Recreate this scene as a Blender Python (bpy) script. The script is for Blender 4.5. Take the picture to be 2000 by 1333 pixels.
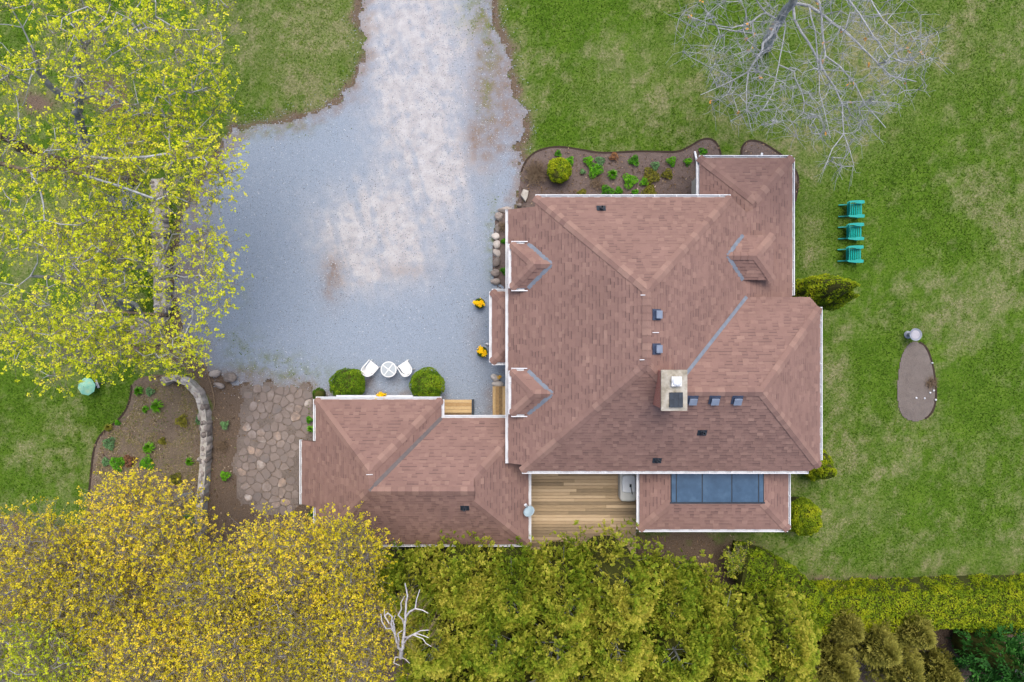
import bpy, math, random
import numpy as np
from mathutils import Matrix, Vector

# ------------------------------------------------------------------ camera, sky, sun, exposure
scene = bpy.context.scene
for o in list(bpy.data.objects):
    bpy.data.objects.remove(o, do_unlink=True)
COL = scene.collection
CAM_H, FOC, CX, CY = 30.0, 1333.33, 1000.0, 666.5

cam_d = bpy.data.cameras.new("camera")
cam_d.lens = 24.0
cam_d.sensor_width = 36.0
cam_d.clip_start = 0.1
cam_d.clip_end = 2000.0
cam = bpy.data.objects.new("camera", cam_d)
cam.location = (0, 0, CAM_H)
cam.rotation_euler = (0, 0, 0)
COL.objects.link(cam)
scene.camera = cam

SUN_EL, SUN_AZ = 68.0, 8.0            # degrees; azimuth measured from +Y (top of picture) towards +X
world = bpy.data.worlds.new("World")
scene.world = world
world.use_nodes = True
wn = world.node_tree
wn.nodes.clear()
w_out = wn.nodes.new("ShaderNodeOutputWorld")
w_bg = wn.nodes.new("ShaderNodeBackground")
w_sky = wn.nodes.new("ShaderNodeTexSky")
w_sky.sky_type = 'NISHITA'
w_sky.sun_disc = False
w_sky.sun_elevation = math.radians(SUN_EL)
w_sky.sun_rotation = math.radians(SUN_AZ)
w_sky.air_density = 1.0
w_sky.dust_density = 4.0
w_sky.ozone_density = 1.0
w_bg.inputs["Strength"].default_value = 0.14
wn.links.new(w_sky.outputs[0], w_bg.inputs[0])
wn.links.new(w_bg.outputs[0], w_out.inputs[0])

sun_d = bpy.data.lights.new("sun", 'SUN')
sun_d.energy = 1.3
sun_d.angle = math.radians(38)
sun_d.color = (1.0, 0.965, 0.91)
sun = bpy.data.objects.new("sun", sun_d)
_el, _az = math.radians(SUN_EL), math.radians(SUN_AZ)
_dir = Vector((math.sin(_az) * math.cos(_el), math.cos(_az) * math.cos(_el), math.sin(_el)))
sun.rotation_euler = _dir.to_track_quat('Z', 'Y').to_euler()
sun.location = (0, 0, 40)
COL.objects.link(sun)

vs = scene.view_settings
vs.view_transform = 'Standard'
vs.look = 'None'
vs.gamma = 1.0
vs.use_curve_mapping = False
vs.exposure = 0.95
scene.cycles.max_bounces = 5

# ------------------------------------------------------------------ helpers
rng = np.random.default_rng(7)
random.seed(7)
ALB = 0.70

def W(px, py, z=0.0):
    k = (CAM_H - z) / FOC
    return np.array([(px - CX) * k, -(py - CY) * k, z])

def S(r, g, b, k=None):
    out = []
    for c in (r, g, b):
        c = c / 255.0
        out.append((c / 12.92 if c <= 0.04045 else ((c + 0.055) / 1.055) ** 2.4) * (ALB if k is None else k))
    return tuple(out) + (1.0,)

_tab = np.random.default_rng(11).random((256, 256))
def vnoise(x, y, seed=0):
    x = np.asarray(x, float) + seed * 17.31
    y = np.asarray(y, float) + seed * 9.73
    xi = np.floor(x).astype(int); yi = np.floor(y).astype(int)
    fx = x - xi; fy = y - yi
    fx = fx * fx * (3 - 2 * fx); fy = fy * fy * (3 - 2 * fy)
    a = _tab[xi % 256, yi % 256]; b = _tab[(xi + 1) % 256, yi % 256]
    c = _tab[xi % 256, (yi + 1) % 256]; d = _tab[(xi + 1) % 256, (yi + 1) % 256]
    return (a * (1 - fx) + b * fx) * (1 - fy) + (c * (1 - fx) + d * fx) * fy
def fbm(x, y, sc=1.0, octv=4, seed=0):
    t = 0; a = 0.5; n = 0
    for i in range(octv):
        t = t + a * vnoise(np.asarray(x) * sc, np.asarray(y) * sc, seed + i * 3); n += a
        a *= 0.5; sc *= 2.07
    return t / n

WL = {}
def _link(o, parent=None, wloc=(0, 0, 0)):
    COL.objects.link(o)
    WL[o] = Vector(wloc)
    if parent is not None:
        o.parent = parent
        o.location = Vector(wloc) - WL[parent]
    else:
        o.location = wloc
    return o

def tag(o, label, cat=None, group=None, kind=None):
    if label: o["label"] = label
    if cat: o["category"] = cat
    if group: o["group"] = group
    if kind: o["kind"] = kind
    return o

def empty(name, loc, label, cat, group=None):
    o = bpy.data.objects.new(name, None)
    o.empty_display_size = 0.3
    _link(o, None, tuple(float(v) for v in loc))
    return tag(o, label, cat, group)

def new_mesh(name, verts, faces, mat=None, smooth=False, tint=None, vattr=None):
    """faces: list of index tuples, or int array (M,K)."""
    me = bpy.data.meshes.new(name)
    verts = np.asarray(verts, dtype=np.float32).reshape(-1, 3)
    if isinstance(faces, np.ndarray):
        M, K = faces.shape
        me.vertices.add(len(verts))
        me.vertices.foreach_set("co", verts.ravel())
        me.loops.add(M * K)
        me.loops.foreach_set("vertex_index", faces.astype(np.int32).ravel())
        me.polygons.add(M)
        me.polygons.foreach_set("loop_start", np.arange(0, M * K, K, dtype=np.int32))
        try:
            me.polygons.foreach_set("loop_total", np.full(M, K, dtype=np.int32))
        except Exception:
            pass
        me.update(calc_edges=True)
    else:
        me.from_pydata([tuple(map(float, v)) for v in verts], [], faces)
    if tint is not None:
        a = me.attributes.new("tint", 'FLOAT', 'FACE')
        t = np.broadcast_to(np.asarray(tint, dtype=np.float32), (len(me.polygons),))
        a.data.foreach_set("value", np.ascontiguousarray(t))
    if vattr:
        for k, v in vattr.items():
            a = me.attributes.new(k, 'FLOAT', 'POINT')
            a.data.foreach_set("value", np.asarray(v, dtype=np.float32))
    if smooth:
        me.polygons.foreach_set("use_smooth", np.ones(len(me.polygons), dtype=bool))
    if mat: me.materials.append(mat)
    return me

def mobj(name, verts, faces, mat, parent=None, wloc=(0, 0, 0), **kw):
    o = bpy.data.objects.new(name, new_mesh(name, verts, faces, mat, **kw))
    return _link(o, parent, wloc)

class MB:
    """collects boxes, prisms and tubes into one mesh"""
    def __init__(s): s.v = []; s.f = []
    def add(s, v, f):
        b = len(s.v)
        s.v += [tuple(map(float, p)) for p in v]
        s.f += [tuple(i + b for i in q) for q in f]
        return s
    def box(s, a, b):
        x0, y0, z0 = a; x1, y1, z1 = b
        return s.add([(x0,y0,z0),(x1,y0,z0),(x1,y1,z0),(x0,y1,z0),(x0,y0,z1),(x1,y0,z1),(x1,y1,z1),(x0,y1,z1)],
                     [(0,3,2,1),(4,5,6,7),(0,1,5,4),(1,2,6,5),(2,3,7,6),(3,0,4,7)])
    def obox(s, c, ax, ay, az):
        c, ax, ay, az = map(np.asarray, (c, ax, ay, az))
        v = [c + i*ax + j*ay + k*az for k in (-1, 1) for (i, j) in ((-1,-1),(1,-1),(1,1),(-1,1))]
        return s.add(v, [(0,3,2,1),(4,5,6,7),(0,1,5,4),(1,2,6,5),(2,3,7,6),(3,0,4,7)])
    def bar(s, p, q, w, h, up=(0, 0, 1)):
        p = np.asarray(p, float); q = np.asarray(q, float); d = q - p; L = np.linalg.norm(d); d = d / L
        side = np.cross(d, up)
        if np.linalg.norm(side) < 1e-4: side = np.cross(d, (1, 0, 0))
        side /= np.linalg.norm(side); u = np.cross(side, d)
        return s.obox((p + q) / 2, d * L / 2, side * w / 2, u * h / 2)
    def prism(s, poly, z0, z1):
        n = len(poly)
        v = [(p[0], p[1], z0) for p in poly] + [(p[0], p[1], z1) for p in poly]
        return s.add(v, [tuple(range(n))[::-1], tuple(range(n, 2*n))] + [(i, (i+1) % n, n + (i+1) % n, n + i) for i in range(n)])
    def tube(s, pts, rad, n=8, caps=True):
        pts = [np.asarray(p, float) for p in pts]; v = []; f = []
        if np.isscalar(rad): rad = [rad] * len(pts)
        for i, p in enumerate(pts):
            d = pts[min(i+1, len(pts)-1)] - pts[max(i-1, 0)]; d = d / (np.linalg.norm(d) + 1e-9)
            a = np.cross(d, (0, 0, 1)) if abs(d[2]) < 0.95 else np.cross(d, (1, 0, 0))
            a /= np.linalg.norm(a); b = np.cross(d, a)
            for k in range(n):
                t = 2 * math.pi * k / n
                v.append(p + rad[i] * (math.cos(t) * a + math.sin(t) * b))
        for i in range(len(pts) - 1):
            for k in range(n):
                f.append((i*n+k, i*n+(k+1) % n, (i+1)*n+(k+1) % n, (i+1)*n+k))
        if caps:
            f.append(tuple(range(n))[::-1]); f.append(tuple((len(pts)-1)*n + k for k in range(n)))
        return s.add(v, f)
    def lathe(s, prof, n=24, c=(0, 0, 0), closed=False):
        v = []; f = []
        for (r, z) in prof:
            for k in range(n):
                t = 2 * math.pi * k / n
                v.append((c[0] + r * math.cos(t), c[1] + r * math.sin(t), c[2] + z))
        m = len(prof)
        for i in range(m - 1 + (1 if closed else 0)):
            j = (i + 1) % m
            for k in range(n):
                f.append((i*n+k, i*n+(k+1) % n, j*n+(k+1) % n, j*n+k))
        if not closed:
            f.append(tuple(range(n))[::-1]); f.append(tuple((m-1)*n + k for k in range(n)))
        return s.add(v, f)
    def build(s, name, mat, parent=None, wloc=(0, 0, 0), **kw):
        return mobj(name, s.v, s.f, mat, parent, wloc, **kw)

# ------------------------------------------------------------------ materials
def ramp(nt, stops):
    r = nt.nodes.new("ShaderNodeValToRGB")
    e = r.color_ramp.elements
    while len(e) < len(stops): e.new(0.5)
    for el, (p, c) in zip(e, sorted(stops, key=lambda q: q[0])):
        el.position = p; el.color = c
    return r

def math_node(nt, op, a, b=None, clamp=False):
    n = nt.nodes.new("ShaderNodeMath"); n.operation = op; n.use_clamp = clamp
    for i, q in enumerate((a, b)):
        if q is None: continue
        if isinstance(q, (int, float)): n.inputs[i].default_value = q
        else: nt.links.new(q, n.inputs[i])
    return n.outputs[0]

def noise_node(nt, coord, scale, detail=4, rough=0.6):
    n = nt.nodes.new("ShaderNodeTexNoise")
    n.inputs["Scale"].default_value = scale
    n.inputs["Detail"].default_value = detail
    n.inputs["Roughness"].default_value = rough
    nt.links.new(coord, n.inputs["Vector"])
    return n.outputs["Fac"]

def attr_node(nt, name):
    n = nt.nodes.new("ShaderNodeAttribute"); n.attribute_name = name
    return n.outputs["Fac"]

def mix_col(nt, fac, a, b):
    n = nt.nodes.new("ShaderNodeMix"); n.data_type = 'RGBA'
    for sock, q in ((n.inputs[0], fac), (n.inputs[6], a), (n.inputs[7], b)):
        if isinstance(q, (int, float)): sock.default_value = q
        elif isinstance(q, tuple): sock.default_value = q
        else: nt.links.new(q, sock)
    return n.outputs[2]

def start_mat(name, rough=0.85, spec=0.25, metal=0.0):
    m = bpy.data.materials.new(name); m.use_nodes = True
    nt = m.node_tree
    b = nt.nodes["Principled BSDF"]
    b.inputs["Roughness"].default_value = rough
    b.inputs["Specular IOR Level"].default_value = spec
    b.inputs["Metallic"].default_value = metal
    tc = nt.nodes.new("ShaderNodeTexCoord").outputs["Object"]
    return m, nt, b, tc

def add_bump(nt, b, h, strength, dist=0.02):
    bn = nt.nodes.new("ShaderNodeBump")
    bn.inputs["Strength"].default_value = strength
    bn.inputs["Distance"].default_value = dist
    nt.links.new(h, bn.inputs["Height"])
    nt.links.new(bn.outputs[0], b.inputs["Normal"])

def pmat(name, stops, scale=6.0, detail=5, rough=0.85, spec=0.25, metal=0.0, bump=0.0, bscale=None,
         attr=None, namt=0.35, stretch=None, rnd=False, translucent=0.0, alb=None):
    """stops: ramp of sRGB triples; driven by noise, or by attribute 'tint' (+ noise)."""
    m, nt, b, tc = start_mat(name, rough, spec, metal)
    co = tc
    if rnd:
        oi = nt.nodes.new("ShaderNodeObjectInfo")
        va = nt.nodes.new("ShaderNodeVectorMath"); va.operation = 'ADD'
        sc = math_node(nt, 'MULTIPLY', oi.outputs["Random"], 37.0)
        nt.links.new(tc, va.inputs[0]); nt.links.new(sc, va.inputs[1]); co = va.outputs[0]
    if stretch:
        mp = nt.nodes.new("ShaderNodeMapping"); mp.inputs["Scale"].default_value = stretch
        nt.links.new(co, mp.inputs[0]); co = mp.outputs[0]
    nz = noise_node(nt, co, scale, detail)
    if attr or rnd:
        base = attr_node(nt, "tint") if attr else oi.outputs["Random"]
        d = math_node(nt, 'MULTIPLY', math_node(nt, 'SUBTRACT', nz, 0.5), namt * 2)
        fac = math_node(nt, 'ADD', base, d, clamp=True)
    else:
        st = math_node(nt, 'MULTIPLY', math_node(nt, 'SUBTRACT', nz, 0.5), 1.7)
        fac = math_node(nt, 'ADD', st, 0.5, clamp=True)
    cr = ramp(nt, [(p, S(*c, k=alb)) for p, c in stops])
    nt.links.new(fac, cr.inputs[0])
    nt.links.new(cr.outputs[0], b.inputs["Base Color"])
    if bump:
        hb = noise_node(nt, co, bscale or scale * 4, 4)
        add_bump(nt, b, hb, bump)
    if translucent > 0:
        tr = nt.nodes.new("ShaderNodeBsdfTranslucent")
        nt.links.new(cr.outputs[0], tr.inputs["Color"])
        mx = nt.nodes.new("ShaderNodeMixShader"); mx.inputs[0].default_value = translucent
        out = nt.nodes["Material Output"]
        nt.links.new(b.outputs[0], mx.inputs[1]); nt.links.new(tr.outputs[0], mx.inputs[2])
        nt.links.new(mx.outputs[0], out.inputs["Surface"])
    return m

M = {}
M['shingle'] = pmat("shingle", [(0, (108, 86, 82)), (.3, (134, 106, 99)), (.6, (146, 116, 107)), (1, (168, 137, 124))], 30, 3, 0.95, 0.15, attr=True, namt=.14, bump=.25, bscale=160)
M['underlay'] = pmat("roof_board", [(0, (92, 70, 64)), (1, (120, 90, 82))], 8, rough=0.95)
M['flash'] = pmat("flashing_metal", [(0, (104, 112, 124)), (1, (134, 142, 154))], 5, rough=.55, spec=.4)
M['darkflash'] = pmat("dark_valley_metal", [(0, (88, 82, 84)), (1, (116, 106, 104))], 5, rough=.6)
M['white'] = pmat("white_paint", [(0, (214, 216, 220)), (.6, (234, 236, 240)), (1, (244, 245, 248))], 4, rough=.5, spec=.4)
M['wall'] = pmat("wall_siding", [(0, (186, 180, 168)), (1, (206, 200, 190))], 2, rough=.8)
M['glass_dark'] = pmat("window_glass", [(0, (40, 52, 60)), (1, (56, 70, 80))], 1, rough=.08, spec=.6)
M['concrete'] = pmat("chimney_concrete", [(0, (112, 104, 88)), (.4, (164, 156, 140)), (.75, (190, 184, 172)), (1, (214, 206, 190))], 4, 6, rough=.95, bump=.4)
M['black'] = pmat("black_plastic", [(0, (34, 42, 52)), (1, (56, 66, 78))], 6, rough=.5)
M['ventgrey'] = pmat("vent_grey", [(0, (120, 132, 152)), (1, (150, 162, 182))], 6, rough=.5)
M['ventside'] = pmat("vent_dark", [(0, (56, 66, 88)), (1, (80, 92, 116))], 6, rough=.5)
M['teal'] = pmat("teal_plastic", [(0, (0, 150, 140)), (1, (6, 172, 160))], 3, rough=.55, spec=.3)
M['plastic'] = pmat("white_plastic", [(0, (236, 236, 232)), (1, (248, 248, 246))], 2, rough=.35, spec=.45)
M['stone'] = pmat("field_stone", [(0, (124, 114, 108)), (.35, (162, 150, 142)), (.7, (186, 176, 168)), (1, (212, 204, 196))], 5, 7, rough=.95, rnd=True, namt=.45, bump=.6, bscale=14)
M['paleslab'] = pmat("mortared_stone", [(0, (150, 142, 132)), (.5, (184, 178, 168)), (1, (214, 208, 198))], 5, 7, rough=.95, bump=.6, bscale=14)
M['flag'] = pmat("flagstone", [(0, (118, 112, 110)), (.3, (138, 126, 120)), (.6, (152, 138, 130)), (.8, (160, 148, 142)), (.92, (184, 158, 138)), (1, (196, 186, 178))], 3, 7, rough=.95, rnd=True, namt=.22, bump=.5, bscale=12)
def dusty(m, col, scale, amt):
    nt = m.node_tree; b = nt.nodes["Principled BSDF"]; src = b.inputs["Base Color"].links[0].from_socket
    ge = nt.nodes.new("ShaderNodeNewGeometry")
    n1 = noise_node(nt, ge.outputs["Position"], scale, 6, .7)
    f = math_node(nt, 'MULTIPLY', math_node(nt, 'SUBTRACT', n1, .5 - amt), 4.0, clamp=True)
    nt.links.new(mix_col(nt, f, src, S(*col)), b.inputs["Base Color"])
dusty(M['flag'], (136, 122, 114), 2.4, .16)
def weather(m, lo, hi, scale, stretch=(1, 1, 1)):
    # slow fading and staining over a whole surface
    nt = m.node_tree; b = nt.nodes["Principled BSDF"]; src = b.inputs["Base Color"].links[0].from_socket
    ge = nt.nodes.new("ShaderNodeNewGeometry"); mp = nt.nodes.new("ShaderNodeMapping"); mp.inputs["Scale"].default_value = stretch
    nt.links.new(ge.outputs["Position"], mp.inputs[0])
    n1 = noise_node(nt, mp.outputs[0], scale, 5, .65)
    r = nt.nodes.new("ShaderNodeMapRange"); r.inputs[1].default_value = .3; r.inputs[2].default_value = .7; r.inputs[3].default_value = lo; r.inputs[4].default_value = hi
    nt.links.new(n1, r.inputs[0])
    mx = nt.nodes.new("ShaderNodeVectorMath"); mx.operation = 'SCALE'; nt.links.new(src, mx.inputs[0]); nt.links.new(r.outputs[0], mx.inputs["Scale"])
    nt.links.new(mx.outputs[0], b.inputs["Base Color"])
weather(M['shingle'], .91, 1.09, .8)
weather(M['teal'], .85, 1.08, 6); weather(M['white'], .88, 1.02, 3)

M['deck'] = pmat("deck_board", [(0, (130, 114, 92)), (.35, (156, 136, 108)), (.65, (172, 150, 120)), (1, (190, 168, 138))], 3.0, 6, rough=.85, rnd=True, namt=.42, stretch=(1.2, 9, 9), bump=.3, alb=.95)
M['deckY'] = pmat("step_board", [(0, (120, 100, 74)), (.4, (182, 148, 102)), (1, (218, 188, 140))], 3.0, 6, rough=.85, rnd=True, namt=.35, stretch=(4, 4, 4), bump=.3)
M['bark'] = pmat("grey_bark", [(0, (104, 104, 104)), (.5, (150, 152, 152)), (1, (186, 190, 194))], 7, 6, rough=.95, bump=.5)
M['bark_pale'] = pmat("pale_bark", [(0, (134, 134, 132)), (.5, (176, 178, 182)), (1, (206, 208, 214))], 7, 6, rough=.95, bump=.5)
M['bark_brown'] = pmat("brown_bark", [(0, (86, 74, 60)), (.5, (122, 108, 88)), (1, (150, 138, 118))], 7, 6, rough=.95, bump=.5)
M['twigbark'] = pmat("twig_bark", [(0, (110, 102, 94)), (.5, (138, 128, 120)), (1, (164, 156, 150))], 7, 4, rough=.95)
M['birch'] = pmat("white_birch_bark", [(0, (150, 144, 144)), (.4, (214, 208, 208)), (1, (236, 232, 232))], 9, 6, rough=.85, bump=.3)
M['maple'] = pmat("maple_blossom", [(0, (136, 150, 26)), (.35, (178, 188, 34)), (.7, (208, 212, 46)), (1, (228, 216, 72))], 20, 2, rough=.7, attr=True, namt=.08, translucent=.5, alb=1.2)
M['gold'] = pmat("golden_leaf", [(0, (146, 138, 30)), (.35, (186, 174, 32)), (.7, (212, 198, 44)), (1, (228, 200, 72))], 20, 2, rough=.7, attr=True, namt=.08, translucent=.5, alb=1.2)
M['cedar'] = pmat("cedar_leaf", [(0, (66, 92, 22)), (.3, (110, 136, 30)), (.65, (148, 158, 46)), (1, (188, 180, 74))], 20, 2, rough=.75, attr=True, namt=.08, translucent=.4, alb=1.1)
M['thuja'] = pmat("thuja_leaf", [(0, (70, 92, 2)), (.5, (112, 136, 4)), (1, (156, 164, 16))], 20, 2, rough=.75, attr=True, namt=.08, translucent=0.3, alb=0.9)
M['box'] = pmat("boxwood_leaf", [(0, (52, 84, 2)), (.5, (88, 124, 4)), (1, (136, 160, 20))], 20, 2, rough=.7, attr=True, namt=.08, translucent=0.25, alb=0.85)
M['spruce'] = pmat("spruce_needle", [(0, (24, 66, 18)), (.5, (48, 104, 34)), (1, (76, 136, 48))], 20, 2, rough=.75, attr=True, namt=.08, translucent=0.25, alb=0.8)
M['drab'] = pmat("drab_leaf", [(0, (112, 112, 48)), (.5, (146, 144, 60)), (1, (174, 168, 80))], 20, 2, rough=.8, attr=True, namt=.1, translucent=0.3, alb=0.85)
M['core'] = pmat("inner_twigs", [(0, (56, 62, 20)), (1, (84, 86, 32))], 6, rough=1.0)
M['plant'] = pmat("plant_leaf", [(0, (44, 96, 10)), (.5, (80, 146, 14)), (1, (126, 190, 30))], 20, 2, rough=.7, attr=True, namt=.08, translucent=0.3, alb=0.85)
M['plantblue'] = pmat("blue_green_leaf", [(0, (84, 116, 78)), (.5, (110, 152, 96)), (1, (140, 186, 120))], 20, 2, rough=.7, attr=True, namt=.08, translucent=0.3, alb=0.8)
M['olive'] = pmat("olive_leaf", [(0, (84, 88, 28)), (.5, (118, 118, 36)), (1, (150, 142, 50))], 20, 2, rough=.8, attr=True, namt=.08, translucent=0.25, alb=0.8)
M['rust'] = pmat("rust_leaf", [(0, (104, 70, 52)), (.5, (132, 92, 66)), (1, (156, 112, 66))], 20, 2, rough=.8, attr=True, namt=.08, translucent=0.2, alb=0.8)
M['yellow'] = pmat("yellow_petal", [(0, (236, 176, 4)), (1, (255, 216, 10))], 12, rough=.6, attr=True, namt=.1, translucent=0.3, alb=1.0)
M['drytwig'] = pmat("dry_twig", [(0, (120, 100, 80)), (1, (164, 142, 116))], 10, rough=.95)
M['edge'] = pmat("cut_edge_shade", [(0, (52, 42, 36)), (1, (72, 58, 48))], 8, rough=.95)  # dark tone painted as the shade of the cut lawn edge
dusty(M['deck'], (124, 106, 82), 1.6, -.16)

# ------------------------------------------------------------------ ground masks
def PX(pts, z=0.0): return np.array([W(a, b, z)[:2] for a, b in pts])

def smooth_poly(pts, it=2):
    p = np.asarray(pts, float)
    for _ in range(it):
        q = np.roll(p, -1, axis=0)
        p = np.stack([p * .75 + q * .25, p * .25 + q * .75], 1).reshape(-1, 2)
    return p

def sdf(x, y, poly):
    """signed distance to a polygon, negative inside"""
    x = np.asarray(x, float); y = np.asarray(y, float)
    d = np.full(x.shape, 1e9); ins = np.zeros(x.shape, bool)
    n = len(poly)
    for i in range(n):
        ax, ay = poly[i]; bx, by = poly[(i + 1) % n]
        ex, ey = bx - ax, by - ay
        t = np.clip(((x - ax) * ex + (y - ay) * ey) / (ex * ex + ey * ey + 1e-12), 0, 1)
        d = np.minimum(d, (x - ax - t * ex) ** 2 + (y - ay - t * ey) ** 2)
        c = (ay > y) != (by > y)
        with np.errstate(divide='ignore', invalid='ignore'):
            xi = ax + (y - ay) * ex / (ey if ey != 0 else 1e-12)
        ins ^= c & (x < xi)
    d = np.sqrt(d)
    return np.where(ins, -d, d)

def blobs(x, y, lst):
    t = np.zeros(np.shape(x))
    for (px, py, rx, ry, a) in lst:
        c = W(px, py); k = CAM_H / FOC
        t = t + a * np.exp(-(((x - c[0]) / (rx * k)) ** 2 + ((y - c[1]) / (ry * k)) ** 2))
    return t

def sstep(a, b, x):
    t = np.clip((x - a) / (b - a), 0, 1); return t * t * (3 - 2 * t)

GRAVEL = PX([(690, -380), (700, -60), (703, 40), (712, 110), (700, 150), (680, 182), (640, 206), (590, 232), (520, 243), (455, 248), (425, 300),
             (385, 370), (350, 430), (338, 520), (342, 620), (362, 690), (410, 724), (468, 752), (530, 752), (600, 756), (640, 780), (870, 800),
             (872, 840), (1010, 840), (1010, 410), (1012, 380), (1022, 330), (1012, 290), (1030, 262), (1033, 228), (1012, 205), (1002, 172), (990, 110),
             (968, 50), (955, -60), (960, -380)])
FLAGAREA = PX([(470, 748), (600, 742), (625, 775), (618, 860), (590, 865), (588, 990), (560, 1010), (470, 990), (452, 905), (472, 810)])
DIRTPATH = PX([(340, 440), (372, 440), (382, 520), (376, 600), (385, 690), (440, 725), (520, 735), (640, 745), (640, 1120), (400, 1120), (402, 900), (412, 800), (390, 745), (330, 700), (250, 690), (240, 640), (300, 625), (330, 600)])
BEDS = {
 'north': smooth_poly(PX([(1012, 385), (1016, 340), (1028, 312), (1050, 294), (1088, 286), (1130, 292), (1165, 299), (1200, 299), (1245, 296), (1290, 297), (1326, 298), (1350, 285), (1373, 271), (1394, 273), (1408, 296), (1410, 345), (1450, 440), (1060, 440), (1010, 430)])),
 'corner': smooth_poly(PX([(1450, 318), (1446, 292), (1458, 275), (1482, 276), (1510, 292), (1540, 314), (1558, 340), (1559, 362), (1551, 400), (1546, 425), (1500, 430), (1480, 350)])),
 'rock': smooth_poly(PX([(258, 740), (257, 775), (246, 805), (224, 828), (197, 848), (184, 875), (178, 930), (174, 975), (180, 1040), (260, 1090), (385, 1090), (398, 1000), (406, 900), (411, 800), (398, 768), (370, 742), (320, 728)])),
 'oval': smooth_poly(PX([(1788, 666), (1806, 674), (1818, 700), (1826, 740), (1828, 780), (1820, 808), (1798, 824), (1770, 822), (1755, 804), (1751, 770), (1754, 720), (1762, 688), (1775, 670)])),
 'west': smooth_poly(PX([(968, 412), (1000, 400), (1012, 440), (1012, 570), (962, 566), (962, 480)])),
}
BUILD = [PX([(1010, 425), (1380, 425), (1380, 350), (1510, 350), (1510, 560), (1560, 620), (1560, 880), (1500, 900), (1500, 1000), (1250, 1000), (1040, 1000), (1010, 1000), (880, 1020), (640, 1020), (640, 810), (860, 810), (880, 840), (1010, 840)])]

def dry_mask(x, y):
    n = fbm(x, y, .45, 4, 3)
    n2 = .45 * fbm(x, y, 2.2, 3, 9) + .55 * fbm(x, y * .8, 4.6, 3, 15)
    b = blobs(x, y, [(1250, 120, 160, 70, .35), (1180, 230, 160, 60, .25), (1700, 120, 190, 120, .42), (1880, 60, 140, 90, .3), (1620, 260, 120, 80, .4),
                     (1585, 470, 30, 80, .75), (1640, 770, 30, 60, .5), (1690, 1000, 60, 40, .45), (1760, 1090, 60, 30, .4), (1620, 720, 40, 60, .3),
                     (560, 90, 150, 130, .65), (640, 40, 70, 70, .5), (640, 190, 60, 40, .5), (1880, 600, 60, 60, .3), (1700, 900, 60, 60, .35),
                     (1250, 180, 90, 40, .2), (90, 880, 60, 60, .15), (1960, 500, 60, 100, .2), (1560, 300, 60, 60, .35), (1900, 420, 60, 60, .2),
                     (1830, 620, 40, 30, .3), (1700, 640, 60, 30, .2), (1920, 1080, 80, 60, .25),
                     (1900, 780, 90, 90, -.35), (1850, 440, 110, 70, -.25), (1120, 60, 90, 60, -.2), (1080, 250, 60, 40, -.3), (1950, 900, 80, 120, -.3), (1720, 740, 40, 90, -.25)])
    return np.clip(sstep(.44, .70, n * .4 + n2 * .6) * .75 + b * (.45 + 1.5 * (n2 - .3)), 0, 1)

def soil_mask(x, y):
    n = fbm(x, y, 1.6, 4, 21)
    k = CAM_H / FOC
    px = x / k + CX; py = CY - y / k
    s = np.zeros(np.shape(x))
    # bare ground under the trees along the lower edge
    edge = np.interp(px, [-400, 0, 120, 200, 330, 420, 600, 760, 1030, 1240, 1400, 1480, 1560, 2000, 2400], [1000, 1000, 1030, 1060, 1060, 1050, 1060, 1060, 1040, 1030, 1038, 1075, 1128, 1132, 1132])
    s = np.maximum(s, sstep(-25, 35, py - edge + (n - .5) * 60))
    s = np.maximum(s, sstep(.25, -.25, sdf(x, y, DIRTPATH) + (n - .5) * .9))
    s = np.maximum(s, blobs(x, y, [(70, 200, 50, 30, .9), (190, 160, 50, 50, .6), (225, 190, 40, 40, .8), (210, 470, 50, 40, .7), (110, 480, 50, 50, .4), (250, 330, 60, 40, .5), (190, 600, 40, 30, .7),
                                   (140, 690, 40, 40, .5), (300, 400, 40, 50, .25), (20, 300, 50, 40, .5), (60, 620, 60, 60, .5), (250, 680, 60, 30, .5),
                                   (1350, 1060, 90, 45, .8), (1470, 1075, 60, 30, .35), (600, 240, 60, 10, .4), (690, 120, 10, 60, .35)]) * (.5 + n))
    g = sdf(x, y, GRAVEL)
    s = np.maximum(s, sstep(.75, .05, np.abs(g) + (n - .45) * 1.0) * .85)
    return np.clip(s, 0, 1)

def axis(lo, hi, step, far):
    inner = np.arange(lo, hi + 1e-6, step)
    out = np.array([2, 5, 10, 20, 40, 80, 160, far])
    return np.concatenate([(lo - out)[::-1], inner, hi + out])

def grid(xs, ys):
    gx, gy = np.meshgrid(xs, ys)
    nx, ny = len(xs), len(ys)
    idx = np.arange(nx * ny).reshape(ny, nx)
    f = np.stack([idx[:-1, :-1], idx[:-1, 1:], idx[1:, 1:], idx[1:, :-1]], -1).reshape(-1, 4)
    return gx.ravel(), gy.ravel(), f

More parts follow.
